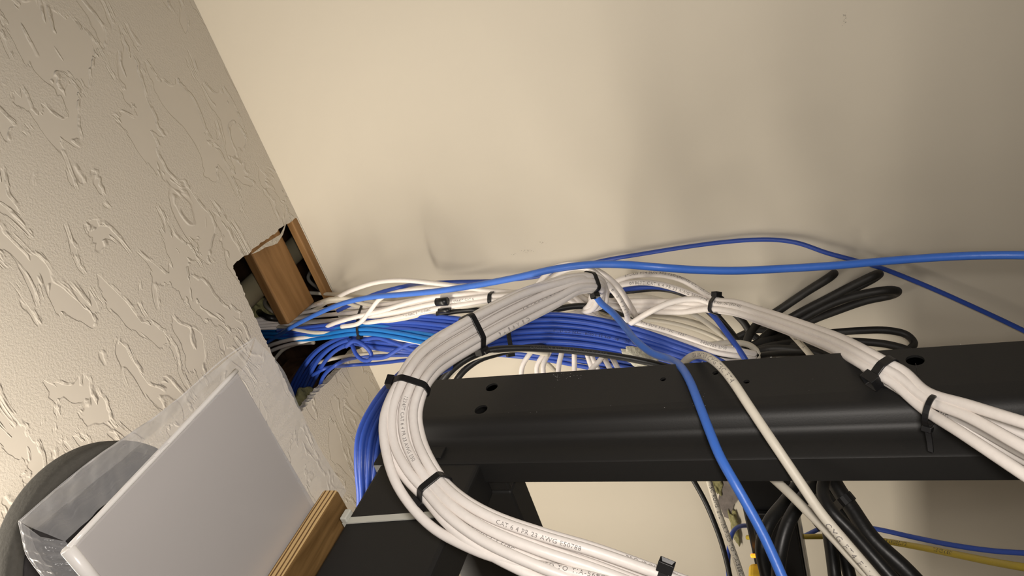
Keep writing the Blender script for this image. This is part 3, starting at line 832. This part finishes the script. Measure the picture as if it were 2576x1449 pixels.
print_on(right[2], 'FT4 SUN RES 75C (ROHS)', (1770, 748), False, .0030, .6, None, 1.15)
print_on(right[3], 'CAT 6 4 PR 23 AWG', (2270, 970), False, .0026, -.6, None, 1.1)

# --- rest of the main white bundle out of the ceiling ------------------------
mends = [
 ([(1500, 800, .80), (1560, 803, .775), (1640, 822, .76), (1720, 846, .745), (1800, 872, .73), (1870, 884, .725), (1900, 890, .73)], 'white printed cable sloping along the blue arc to the black cords, upper of three'),
 ([(1500, 808, .81), (1560, 815, .79), (1640, 836, .77), (1720, 860, .755), (1800, 886, .74), (1860, 896, .735), (1900, 900, .74)], 'white cable sloping along the blue arc to the black cords, middle of three'),
 ([(1500, 815, .82), (1570, 825, .80), (1650, 848, .785), (1740, 878, .77), (1830, 905, .76), (1900, 930, .76)], 'white cable sloping down along the blue arc behind the post, lowest of three'),
 ([(1540, 790, -.05), (1620, 794, -.04), (1700, 800, -.035), (1770, 818, -.04), (1830, 850, -.05), (1870, 880, -.07), (1890, 920, -.09)], 'shaded pale cable curving down near the wall below the arches, upper of two'),
 ([(1540, 800, -.06), (1620, 803, -.05), (1700, 815, -.05), (1770, 836, -.055), (1830, 865, -.07), (1865, 895, -.09), (1885, 940, -.10)], 'shaded pale cable curving down near the wall below the arches, lower of two'),
 ([(1520, 765, .82), (1560, 778, .80), (1600, 800, .79), (1630, 840, .79), (1650, 900, .80)], 'white cable of the ceiling bundle dropping behind the thin blue cable'),
 ([(1520, 760, .83), (1590, 745, .82), (1680, 760, .80), (1760, 800, .79), (1850, 870, .80), (1900, 920, .81)], 'white cable of the ceiling bundle passing behind the two arches'),
]
for i, (e, lab) in enumerate(mends):
    sl = MS[[0, 3, 4, 7, 8, 9, 6][i]]
    pts = slot_pts(mainst, sl, WD, twist=1.2, phase=.2) + [P(*p) for p in e]
    o = cable(NC, pts, WD * .98, M['white'] if i < 3 else M['ivory'], lab, key='main')  # ivory tone puts shade into the white cables deeper in the bundle
    if i == 0:
        print_on(o, 'FT4 SUN RES 75C 13257', (1610, 812), False, .0028, .5, None, 1.2); print_on(o, 'E450205 SM0', (1765, 862), False, .0030, .2, None, 1.1)
        print_on(o, '0944FT CAT 6', (1150, 772), False, .0032, -.2, None, 1.1)
    if i == 1: print_on(o, 'TIA-568C 2 TIA-568C', (1010, 775), False, .0032, .2, None, 1.1)
    if i == 2: print_on(o, 'SUN RES 75C ROHS', (905, 792), False, .0030, .3, None, 1.1)

for nm, pts, mt, lab in (
  (NC, [(735, 792, 1.20), (780, 772, 1.165), (830, 757, 1.07), (890, 728, .96), (950, 710, .93), (1010, 705, .91), (1080, 711, .89), (1150, 720, .875), (1220, 730, .862), (1300, 736, .85), (1400, 742, .84)], 'white', 'white cable arching highest over the ceiling bundle near the opening'),
  (NC, [(860, 822, 1.0), (905, 812, .965), (928, 786, .95), (958, 750, .935), (1000, 735, .92), (1060, 727, .905), (1130, 727, .89), (1220, 736, .87), (1330, 742, .85)], 'white', 'white cable climbing steeply across the bundle just right of the first tie'),
  (NC, [(730, 850, 1.18), (790, 836, 1.11), (845, 812, 1.01), (900, 796, .965), (960, 782, .94), (1040, 758, .91), (1110, 745, .89), (1180, 740, .875), (1240, 738, .86), (1340, 742, .845)], 'white', 'white cable crossing the ceiling bundle diagonally left of the first tie'),
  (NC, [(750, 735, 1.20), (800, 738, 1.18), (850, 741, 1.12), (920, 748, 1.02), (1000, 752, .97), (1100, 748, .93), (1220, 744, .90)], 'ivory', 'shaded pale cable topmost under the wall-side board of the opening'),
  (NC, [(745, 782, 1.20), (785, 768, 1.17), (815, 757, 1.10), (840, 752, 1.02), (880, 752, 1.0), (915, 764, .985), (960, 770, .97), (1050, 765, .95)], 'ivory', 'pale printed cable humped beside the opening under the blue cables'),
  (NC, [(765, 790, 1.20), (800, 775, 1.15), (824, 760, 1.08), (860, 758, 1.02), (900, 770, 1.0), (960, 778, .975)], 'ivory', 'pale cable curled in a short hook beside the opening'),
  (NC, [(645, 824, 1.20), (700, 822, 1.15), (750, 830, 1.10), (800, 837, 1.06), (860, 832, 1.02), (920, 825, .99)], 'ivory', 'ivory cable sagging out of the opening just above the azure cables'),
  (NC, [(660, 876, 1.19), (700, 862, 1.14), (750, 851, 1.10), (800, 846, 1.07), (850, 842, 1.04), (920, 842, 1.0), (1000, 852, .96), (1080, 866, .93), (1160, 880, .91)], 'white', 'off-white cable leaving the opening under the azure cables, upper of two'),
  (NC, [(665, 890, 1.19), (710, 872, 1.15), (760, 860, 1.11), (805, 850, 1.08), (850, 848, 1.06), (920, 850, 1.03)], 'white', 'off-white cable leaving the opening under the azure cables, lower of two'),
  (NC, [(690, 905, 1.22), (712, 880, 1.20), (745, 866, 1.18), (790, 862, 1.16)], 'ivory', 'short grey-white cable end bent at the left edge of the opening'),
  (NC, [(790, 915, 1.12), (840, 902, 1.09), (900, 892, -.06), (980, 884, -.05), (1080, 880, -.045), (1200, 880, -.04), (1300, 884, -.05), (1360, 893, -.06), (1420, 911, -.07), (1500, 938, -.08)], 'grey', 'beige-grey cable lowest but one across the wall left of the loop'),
  (NC, [(1280, 884, -.03), (1330, 892, -.03), (1375, 912, -.04), (1405, 945, -.05), (1430, 1000, -.06)], 'grey', 'short grey cable bending down behind the white upright cables'),
  (NC, [(1330, 745, .80), (1375, 690, .74), (1400, 672, .715), (1440, 664, .70), (1480, 674, .69), (1515, 702, .69), (1550, 740, .695), (1572, 778, .72), (1580, 810, .775), (1584, 870, .83)], 'white', 'white cable with spaced numbers dropping from the loop end beside a blue cable'),
  (NC, [(1350, 740, .80), (1400, 690, .75), (1450, 673, .725), (1500, 680, .715), (1545, 712, .715), (1577, 755, .735), (1603, 806, .79), (1612, 870, .84)], 'white', 'white cable falling just right of the numbered one from the loop end'),
  (NC, [(1100, 975, .735), (1135, 940, .725), (1180, 905, .72), (1230, 888, .72), (1300, 878, .735), (1380, 890, .75)], 'ivory', 'pale cable tucked between two black cables below the blue arc'),
  (NC, [(1938, 806, .79), (1965, 818, .77), (2000, 850, .735), (2040, 895, .71), (2100, 970, .68)], 'ivory', 'pale printed cable dropping behind the post under the right-hand sweep'),
  (NC, [(1640, 870, .80), (1720, 882, .785), (1830, 905, .765), (1900, 915, .76), (1990, 935, .76)], 'white', 'thin strip of white cable showing just above the post between black cables'),
  ):
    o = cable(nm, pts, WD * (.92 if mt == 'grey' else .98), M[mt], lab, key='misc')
    if 'numbers' in lab: print_on(o, '6 0 2 9 5 4 3 2', (1526, 706), False, .0030, 0, None, 2.2)
    if 'printed cable dropping' in lab: print_on(o, 'VERIFIED TO TIA', (1968, 812), False, .0042, 0, None, 1.3)
    if 'humped' in lab: print_on(o, 'FT4 SUN RES 75C', (800, 760), False, .0028, .6, None, 1.1)
    if 'upper of two' in lab and 'azure' in lab: print_on(o, 'CAT 6 4 PR 23 AWG FT4', (960, 846), False, .0030, .3, None, 1.2)
    if 'arching highest over' in lab: print_on(o, 'FT4 SUN RES', (790, 765), False, .0028, .2, None, 1.1)
# cable curl next to the black cluster
cable(NC, [(1780, 868, .74), (1840, 862, .745), (1885, 868, .75), (1905, 885, .752), (1906, 900, .75), (1890, 925, .75), (1870, 960, .75)], WD, M['ivory'],
      'ivory cable curling over beside the black cord cluster behind the post', key='misc')

# --- blue arc ----------------------------------------------------------------
BD = .0056
arc_r = [(1235, 850, .765, 42), (1300, 837, .775, 47), (1400, 833, .78, 48), (1500, 843, .775, 46), (1600, 865, .765, 42), (1700, 893, .75, 36), (1780, 920, .74, 32), (1850, 955, .73, 30), (1930, 1010, .72, 30)]
arc_l = [(925, 1400, .60, 24), (922, 1320, .595, 24), (925, 1245, .590, 28), (927, 1170, .59, 36), (935, 1100, .60, 40), (965, 1030, .62, 36), (1015, 965, .65, 32), (1080, 920, .69, 34), (1155, 882, .73, 38)]
full = arc_l + arc_r
n_arc = 7
for i in range(n_arc):
    a = -3 + i
    o = cable(NC, slot_pts(full, (a, .1 * (-1) ** i), BD, amax=3.0), BD, M['blue'],
              'blue cable of the thick arc dropping behind the loop, %s of seven from top' % ORD[n_arc - 1 - i], group='blue cables of the thick arc', key='arc')
    if i == 3: print_on(o, 'CAT6 ISO/IEC 11801 4PR/23 3/00381 TYPE CM (ETL)', (1640, 872), True, .0030, 0, M['ink_dark'], 1.1)
# blue cables coming out of the ceiling and joining the arc's back layer
b2l = [(700, 842, 1.15, 10), (780, 832, 1.08, 14), (860, 824, 1.02, 16), (900, 818, 1.0, 16), (960, 815, .965, 22), (1030, 815, .93, 27), (1100, 822, .90, 31), (1170, 832, .86, 34)]
arc_b = [(u, v, k + .0065, hw - 3) for (u, v, k, hw) in arc_r]
for i in range(6):
    a = -2.5 + i
    o = cable(NC, slot_pts(b2l + arc_b, (a, .2 * (-1) ** i), BD, amax=2.5), BD, M['blue'],
              'blue cable fanning from the opening under the white bundle, %s of six from the top' % ORD[5 - i], group='blue cables from the opening into the arc', key='arcb')
# azure cables
azs = [(640, 838, 1.21, 10), (700, 840, 1.15, 12), (760, 845, 1.10, 13), (820, 840, 1.05, 13), (880, 831, 1.0, 12), (930, 829, .975, 12), (1000, 838, .94, 14), (1080, 853, .90, 15), (1150, 862, .87, 15), (1230, 860, .84, 14), (1330, 850, .815, 12)]
for i in range(4):
    o = cable(NC, slot_pts(azs, [(-1, 0), (0, -.3), (1, 0), (0, .9)][i], BD, amax=1.0, twist=.35), BD, M['azure'],
              ['azure blue cable along the bottom of the ceiling bundle, upper of three', 'azure blue cable along the bottom of the ceiling bundle, middle of three',
               'azure blue cable along the bottom of the ceiling bundle, lowest of three', 'azure blue cable half hidden behind the other three azure cables'][i], key='azure')
# lower blue bundle
lst = [(738, 1030, 1.24, 22), (752, 985, 1.19, 27), (778, 935, 1.14, 27), (810, 893, 1.09, 23), (850, 866, 1.05, 18), (893, 856, 1.02, 15), (940, 864, 1.0, 17), (1010, 872, .985, 18), (1100, 878, 1.0, 14), (1200, 880, 1.02, 9), (1290, 886, 1.02, 9), (1380, 897, 1.0, 14), (1470, 910, .97, 20), (1560, 925, .94, 22), (1680, 950, .9, 24)]
for i, sl in enumerate(HEX7):
    o = cable(NC, slot_pts(lst, sl, BD, amax=1.0, twist=1.9), BD, M['blue'],
              'blue cable curving out of the lowest corner of the opening, %s of seven' % ORD[i], group='blue cables from the lowest corner of the opening', key='low')
for pts, mt, lab in (
  ([(800, 985, 1.15), (815, 945, 1.12), (850, 915, 1.09), (900, 899, -.06), (960, 895, -.05), (1040, 893, -.045), (1150, 893, -.05), (1260, 890, -.06)], 'blue', 'single blue cable second from the bottom across the wall corner'),
  ([(785, 945, 1.13), (820, 926, 1.11), (880, 919, -.05), (950, 914, -.045), (1030, 905, -.045), (1120, 898, -.05)], 'blue', 'single blue cable lowest of those crossing the wall corner'),
  ([(870, 872, 1.0), (890, 858, .99), (912, 866, .98), (932, 886, .98), (934, 903, .985), (916, 907, .99), (897, 893, .995), (887, 872, 1.0), (878, 852, 1.01)], 'blue', 'blue cable curled in a small ring under the first tie'),
  ([(900, 860, .99), (950, 850, .97), (990, 862, .96), (1040, 880, .95), (1090, 885, .94)], 'blue', 'short blue cable dipping right of the small ring'),
  ([(930, 902, .98), (970, 898, .97), (1000, 880, .96), (1030, 865, .95), (1080, 862, .94)], 'blue', 'short blue cable rising right of the small ring'),
  ([(850, 782, 1.05), (900, 758, 1.0), (950, 738, .97), (1010, 722, .945), (1080, 712, -.03), (1150, 709, -.02), (1250, 706, -.02), (1350, 696, -.015), (1450, 672, -.010), (1520, 655, -.009), (1620, 638, -.008), (1720, 622, -.008),
    (1820, 609, -.008), (1900, 603, -.008), (1960, 604, -.008), (2010, 612, -.010), (2080, 636, -.014), (2150, 655, -.016), (2210, 672, -.018), (2320, 715, -.02), (2440, 768, -.025), (2576, 832, -.03), (2700, 895, -.035)], 'blue', 'dark blue cable lying against the wall, highest in the middle of the picture'),
  ([(1490, 745, .84), (1530, 733, .82), (1580, 727, .80), (1640, 722, .79), (1700, 729, .78), (1750, 748, .77), (1790, 788, .755), (1830, 840, .735), (1868, 893, .72), (1900, 950, .715)], 'blue', 'blue cable behind the two white arches that drops straight behind the post'),
  ):
    cable(NC, pts, BD, M[mt], lab, key='misc')
cable(NC, [(640, 880, 1.22), (690, 850, 1.16), (735, 822, 1.08), (800, 789, .99), (860, 764, .90), (930, 748, .83), (1020, 740, .77), (1110, 731, .72), (1200, 717, .68), (1300, 698, .635), (1400, 676, .60), (1480, 666, .58), (1560, 665, .56),
           (1650, 672, .55), (1750, 679, .55), (1850, 681, .55), (1950, 677, .55), (2100, 668, .545), (2250, 655, .54), (2400, 645, .53), (2500, 642, .52), (2576, 642, .51), (2700, 645, .49)], .0060, M['royal'],
      'bright blue cable in front, running from the opening to the right edge', key='front')
cable(NC, [(1450, 722, .70), (1475, 722, .70), (1494, 738, .672), (1512, 762, .66), (1545, 790, .64), (1570, 820, .62), (1600, 857, .59), (1640, 888, .57), (1685, 904, .55), (1712, 922, .52), (1735, 958, .492), (1760, 1020, .465), (1785, 1085, .445), (1812, 1150, .430),
           (1850, 1218, .42), (1885, 1280, .415), (1920, 1345, .41), (1950, 1410, .405), (1975, 1470, .40), (2000, 1540, .395)], .0058, M['royal'],
      'bright blue cable hanging from the loop end down over the front of the post', key='front')

# pale foam stuck on the arc
f = fluff('foam_scrap', P(1606, 895, .748), .010, M['fluff'], 'torn pale foam scrap stuck to the underside of the blue arc beside the post', 'foam scrap', (1, 1, 1), 31, .5)
Tdir = (P(1640, 903, .745) - P(1572, 887, .75)).normalized(); f.data.transform(Matrix.Identity(4))
nd = Tdir.cross(P(1606, 895, .748).normalized()).normalized(); vd = Tdir.cross(nd)
for v in f.data.vertices:
    x, y, z = v.co; v.co = Tdir * (x * 1.75) + nd * (y * .8) + vd * (z * .5)

# --- black cables -------------------------------------------------------------
for pts, d, mt, lab in (
  ([(1085, 1010, .73), (1105, 970, .72), (1140, 928, .715), (1180, 900, .715), (1230, 882, .72), (1300, 876, .725), (1400, 879, .73), (1500, 889, .725), (1600, 905, .72), (1700, 930, .71), (1800, 970, .70)], .0068, 'black', 'black printed cable following the underside of the blue arc'),
  ([(1120, 1005, .74), (1140, 970, .735), (1165, 935, .73), (1205, 905, .73), (1250, 890, .735), (1310, 876, .75), (1400, 868, .80)], .0066, 'black', 'short black cable below the blue arc, nearest the post top'),
  ([(1085, 975, .75), (1110, 935, .75), (1150, 900, .75), (1200, 880, .755), (1260, 870, .77)], .0066, 'black', 'black cable half hidden between the blue arc and the loop'),
  ([(1100, 790, .90), (1180, 780, .88), (1260, 785, .87), (1340, 795, .83), (1390, 781, .80), (1440, 771, .79), (1490, 771, .785), (1535, 783, .78), (1580, 803, .785), (1630, 835, .785), (1690, 860, .765), (1760, 880, .752), (1840, 894, .745), (1900, 895, .75), (1960, 890, .77), (2030, 890, .79)], .0068, 'black', 'black cable arching between the loop end and the blue arc'),
  ([(1480, 755, .86), (1540, 740, .85), (1600, 730, .84), (1660, 726, .83), (1705, 734, .82), (1745, 752, .81), (1790, 790, .81), (1850, 850, .82), (1890, 900, .82)], .0070, 'black', 'black cable under the two white arches'),
  ([(1510, 735, .88), (1545, 755, .87), (1570, 780, .85), (1592, 808, .83), (1610, 850, .82)], .0080, 'black', 'short black strand behind the numbered white cable'),  # short black tube filling the dark wedge
  ([(1660, 1080, .82), (1710, 1145, .815), (1740, 1200, .81), (1772, 1258, .805), (1795, 1310, .80), (1815, 1365, .80), (1832, 1430, .80), (1845, 1500, .80)], .0056, 'black', 'thin black cable falling below the post left of the torn wall patch'),
  ):
    o = cable('black_cable', pts, d, M[mt], lab, key='blk')
    if 'printed' in lab: print_on(o, 'CROSSLINK ETL VERIFIED TO TIA FT4', (1330, 876), False, .0030, .3, M['ink_pale'], 1.1)

# thick power cords folded into hairpins near the wall
hp = [
 ([(1875, 905, -.11), (1880, 855, -.09), (1905, 815, -.065), (1960, 780, -.05), (2030, 733, -.045), (2085, 698, -.042), (2098, 688, -.032), (2085, 700, -.018), (2020, 740, -.015), (1950, 788, -.012), (1910, 815, -.02), (1870, 850, -.04), (1850, 900, -.06)], 'thick black cord folded in a hairpin near the wall, upper of three'),
 ([(1890, 905, -.10), (1905, 868, -.085), (1950, 825, -.06), (2010, 788, -.05), (2080, 752, -.045), (2150, 716, -.043), (2200, 692, -.040), (2212, 689, -.030), (2195, 702, -.018), (2130, 735, -.014), (2060, 772, -.012), (1985, 812, -.02), (1940, 845, -.03), (1910, 900, -.05)], 'thick black cord folded in a hairpin near the wall, middle of three'),
 ([(1905, 905, -.09), (1925, 875, -.08), (1980, 828, -.055), (2040, 790, -.045), (2110, 757, -.04), (2180, 738, -.04), (2235, 730, -.038), (2258, 733, -.028), (2240, 743, -.016), (2180, 756, -.012), (2110, 780, -.012), (2030, 812, -.012), (1970, 850, -.02), (1940, 900, -.04)], 'thick black cord folded in a hairpin near the wall, lowest and longest'),
 ([(1860, 880, -.10), (1930, 856, -.08), (2000, 846, -.06), (2080, 838, -.05), (2160, 832, -.05), (2230, 831, -.052), (2280, 842, -.055), (2299, 862, -.065), (2285, 880, -.08), (2240, 900, -.09), (2150, 940, -.10)], 'black cord in a flat loop just above the post, outermost'),
 ([(1870, 895, -.13), (1930, 873, -.11), (2010, 862, -.09), (2090, 858, -.08), (2170, 860, -.08), (2240, 868, -.085), (2290, 885, -.095), (2300, 910, -.11), (2280, 950, -.12)], 'black cord in a flat loop just above the post, inner'),
 ([(1840, 780, -.06), (1870, 810, -.07), (1895, 845, -.075), (1935, 865, -.08), (2000, 870, -.10), (2070, 880, -.12), (2120, 920, -.13)], 'black cord twisting from the upper left into the cord cluster'),
 ([(1790, 780, -.10), (1820, 815, -.10), (1848, 850, -.11), (1865, 880, -.12), (1880, 930, -.13)], 'black cord dropping beside the blue cable into the cord cluster'),
 ([(1860, 930, -.13), (1885, 895, -.13), (1930, 878, -.12), (1990, 878, -.12), (2060, 888, -.13), (2110, 915, -.14)], 'dusty black cord lowest in the cord cluster above the post'),
 ([(1850, 850, -.05), (1900, 830, -.04), (1950, 835, -.04), (2010, 850, -.05), (2060, 870, -.08)], 'dusty black cord crossing the cord cluster'),
]
for i, (pts, lab) in enumerate(hp):
    cable('power_cable', pts, .0100 if i < 3 else .0088, M['dusty'], lab, 'cord', 'black power cords above the post', key='cords', sides=16)

# --- cables below and in front of the post -------------------------------------
o = cable(NC, [(1700, 960, .60), (1712, 925, .575), (1730, 903, .545), (1756, 893, .515), (1785, 901, .492), (1815, 925, .475), (1845, 962, .460), (1880, 1015, .447), (1915, 1068, .438), (1950, 1120, .430), (1985, 1172, .425), (2020, 1224, .42), (2065, 1290, .415), (2120, 1356, .41), (2185, 1432, .405), (2250, 1510, .40)], .0058, M['ivory'],
      'ivory cable draped over the post and down to the bottom edge', key='front')
print_on(o, 'CSA 204730 CMG 75C FT4', (1752, 897), False, .0034, 0, None, 1.2); print_on(o, 'CMG FT4 E114867', (2078, 1308), False, .0034, -.5, None, 1.2)
cable(NC, [(1800, 1085, .56), (1850, 1130, .53), (1885, 1155, .505), (1935, 1195, .48), (1985, 1240, .46), (2035, 1290, .445), (2090, 1345, .43), (2140, 1400, .42), (2190, 1455, .41), (2250, 1520, .40)], .0058, M['ivory'],
      'ivory cable emerging below the post and crossing toward the bottom edge', key='front')
o = cable(NC, [(1735, 1060, .80), (1762, 1145, .80), (1785, 1215, .79), (1808, 1290, .775), (1830, 1350, .76), (1852, 1410, .75), (1872, 1470, .74), (1895, 1540, .73)], .0066, M['ivory'],
      'grey-white printed cable hanging below the post over the torn wall patch', key='misc')
print_on(o, 'FT4 SUN RES   75C ROHS  ETL VERIFIED TO TIA-568C', (1758, 1135), False, .0038, .1, M['ink_black'], 1.05)
cable(NC, [(1845, 1540, .86), (1834, 1460, .88), (1832, 1400, .90), (1846, 1335, .93), (1900, 1325, .97), (1960, 1350, .97), (2015, 1350, .95), (2070, 1328, .92), (2130, 1323, .90), (2200, 1330, .87), (2300, 1352, .83), (2400, 1372, .79), (2500, 1386, .76), (2576, 1391, .74), (2700, 1396, .71)], .0056, M['blue'],
      'dark blue cable running behind the black cords to the lower right edge', key='misc')
o = cable(NC, [(1880, 1352, .98), (1960, 1350, .93), (2030, 1350, .89), (2110, 1350, .85), (2200, 1358, .80), (2300, 1374, .73), (2400, 1394, .66), (2500, 1414, .60), (2576, 1427, .56), (2700, 1446, .52)], .0062, M['yellow'],
      'yellow cable running behind the black cords to the lower right edge', key='misc')
print_on(o, 'CATEGORY 6', (2290, 1378), True, .0040, -.2, M['ink_black'], 1.2); print_on(o, 'VERIFIED ETL', (2400, 1397), True, .0036, -.2, M['ink_black'], 1.2)

# thick black cords hanging below the post
th = [([(2030, 1060, .62), (2067, 1142, .60), (2020, 1205, .585), (1976, 1262, .575), (1935, 1315, .565), (1917, 1374, .56), (1930, 1449, .56), (1950, 1530, .56)], .0105, 'thick black cord sweeping left below the post, leftmost'),
      ([(2120, 1070, .60), (2103, 1142, .585), (2067, 1190, .57), (2028, 1243, .56), (1982, 1317, .55), (1962, 1392, .545), (1958, 1449, .545), (1965, 1530, .54)], .0105, 'thick black cord sweeping left below the post, second from the left'),
      ([(2115, 1060, .56), (2107, 1142, .55), (2080, 1188, .54), (2070, 1241, .53), (2090, 1283, .52), (2143, 1338, .51), (2190, 1392, .50), (2245, 1455, .49), (2310, 1530, .48)], .0088, 'black cord bowing below the post in front of the cord bundle'),
      ([(2010, 1060, .64), (2029, 1142, .625), (2046, 1203, .61), (2086, 1260, .60), (2128, 1317, .59), (2166, 1392, .58), (2200, 1455, .575), (2240, 1530, .57)], .0110, 'thick black cord running down to the right below the post, upper end leftmost'),
      ([(2060, 1060, .62), (2075, 1150, .60), (2100, 1215, .585), (2145, 1283, .57), (2195, 1355, .555), (2275, 1430, .54), (2350, 1510, .53)], .0120, 'thick black cord forming the right side of the hanging bundle'),
      ([(2050, 1150, .64), (2062, 1230, .63), (2078, 1300, .62), (2090, 1374, .61), (2100, 1449, .60), (2110, 1530, .60)], .0105, 'thick black cord hanging straight under the bundle tie, leftmost'),
      ([(2070, 1200, .64), (2092, 1270, .63), (2108, 1340, .62), (2124, 1400, .61), (2140, 1460, .60), (2155, 1530, .60)], .0105, 'thick black cord hanging straight under the bundle tie, right'),
      ([(2048, 1130, .62), (2062, 1200, .61), (2100, 1270, .60), (2150, 1340, .59), (2210, 1400, .58), (2280, 1470, .57)], .0110, 'thick black cord in the middle of the hanging bundle')]
for pts, d, lab in th:
    cable('power_cable', pts, d, M['black'], lab, 'cord', 'thick black cords hanging below the post', key='thick', sides=16)

# --- power strip behind the cords ------------------------------------------------
pd = empty('power_strip', (-.60, .60, .09)); tag(pd, 'black power strip with an amber light behind the hanging cords', 'power strip')
box('body', -1.0, -.52, .602, .64, .062, .118, M['pdu'], pd, .002)
box('cover', -1.0, -.655, .596, .602, .064, .110, M['pdu'], pd, .0015)
o = box('side_strip', -1.0, -.52, .600, .605, .0605, .0625, M['grey'], pd, .0002); o['label'] = 'thin pale edge of the power strip'
for (u, v) in ((1878, 1190), (1960, 1188), (1876, 1262), (1968, 1256)):
    c = ony(u, v, .6015); bm = bmesh.new(); bmesh.ops.create_uvsphere(bm, u_segments=16, v_segments=8, radius=1)
    V = [Vector((c.x + p.co.x * .0035, c.y + p.co.z * .0016, c.z + p.co.y * .0035)) for p in bm.verts]; bm.verts.index_update()
    mesh_obj('screw', V, [tuple(q.index for q in f.verts) for f in bm.faces], M['tie'], pd, origin=c); bm.free()
c = ony(1896, 1398, .595)
o = obox('indicator', c, Vector((0, 0, 1)), Vector((1, 0, 0)), Vector((0, 1, 0)), .0036, .0022, .002, M['glow'], pd, .0015); o['label'] = 'glowing amber indicator'
pq = empty('power_plug', ony(1908, 1440, .58)); tag(pq, 'yellow plug plugged into the power strip just below its amber light', 'plug')
c = ony(1910, 1440, .584)
box('shell', c.x - .055, c.x + .004, .572, .5955, c.z - .014, c.z + .012, M['yellow_plug'], pq, .006)
box('collar', c.x - .055, c.x - .002, .566, .573, c.z - .009, c.z + .007, M['yellow_plug'], pq, .003)

# pale strip on the wall at the lower right
a, b2 = P(2370, 1128, -.003), P(2640, 1212, -.003); dd = (b2 - a).normalized(); nn = dd.cross(Vector((0, 1, 0)))
o = obox('pale_strip', (a + b2) / 2, dd, nn, Vector((0, 1, 0)), (b2 - a).length / 2, .007, .003, M['offwhite'], None, .001)  # flat pale strip set just off the wall
tag(o, 'narrow pale strip slanting across the wall under the right end of the post', 'trim strip')

# ------------------------------------------------------------------ ties
T = M['tie']
zip_tie(['loop', 'stray'], (1485, 712, .65), (1440, 716, .637), (.6, .8), 'black zip tie round the turned-back end of the big white loop', T, .004, .03, 0)
zip_tie(['loop', 'stray'], (1190, 838, .562), (1165, 851, .555), (.15, 1), 'black zip tie across the big white loop where it passes the blue arc', T, .0050, .035, .003)
zip_tie(['loop', 'stray'], (1034, 973, .495), (1025, 1000, .490), (-1, .25), 'black zip tie at the left side of the big white loop above the post end', T, .0046, .035, .002)
zip_tie(['loop'], (1094, 1232, .446), (1120, 1260, .438), (-.8, .6), 'black zip tie with square head low on the big white loop', T, .0048, .035, 0)
zip_tie(['right'], (1800, 768, .705), (1830, 773, .69), (-.05, -1), 'black zip tie with its head up, above the post where the arches join', T, .0045, .03, .005, tail_dir=(1, .5))
zip_tie(['right'], (2225, 937, .44), (2262, 960, .43), (-.75, .65), 'black zip tie round the white sweep where it crosses the post edge', T, .0058, .03, 0)
o = zip_tie(None, (2342, 1034, .398), (2385, 1046, .392), (.05, 1), 'thin black zip tie hanging in front of the post with its tail down', T, .0030, .03, .010, tail_dir=(.2, 1), circle=.0084)
zip_tie(['main', 'azure'], (900, 800, .985), (930, 798, .97), (0, 1), 'black zip tie round white and azure cables nearest the ceiling opening', T, .0042, .05, .008, tail_dir=(1, .4))
zip_tie(['main'], (1243, 748, .86), (1262, 748, .855), (-.25, 1), 'black zip tie round the white ceiling bundle just left of the big loop', T, .0048, .035, .002)
zip_tie(['low'], (890, 857, 1.02), (905, 858, 1.01), (.3, 1), 'black zip tie round the lower blue bundle above the small ring', T, .0042, .03, .004)
zip_tie(['arc', 'arcb'], (1277, 842, .772), (1300, 838, .775), (.1, 1), 'glossy black zip tie round the thick blue arc just right of the loop', T, .0048, .035, .003)
zip_tie(['thick'], (2112, 1272, .59), (2135, 1300, .585), (-.8, .4), 'large black tie gathering the thick hanging cords', T, .0070, .04, .004)
zip_tie(['loop'], (1652, 1500, .396), (1680, 1512, .394), (0, -1), 'black zip tie at the bottom edge of the picture round the big white loop', T, .0052, .05, 0)
# black tape bands on the white ceiling bundle
for (u, v, k, hw, hh, lab) in ((1112, 759, .878, .0076, .0050, 'black tape band round a white cable in the ceiling bundle, upper'), (1118, 781, .884, .0078, .0030, 'black tape band round a white cable in the ceiling bundle, lower')):
    c = P(u, v, k); t = (P(u + 40, v - 3, k - .01) - c).normalized()
    path = [c - t * hw, c, c + t * hw]; V, Fc = tube_geo(path, hh * 1.0, 16)
    o = mesh_obj('tape_band', V, Fc, M['tie'], origin=c); tag(o, lab, 'tape')

for o in bpy.data.objects:
    for k in ('_o', '_r'):
        if k in o: del o[k]
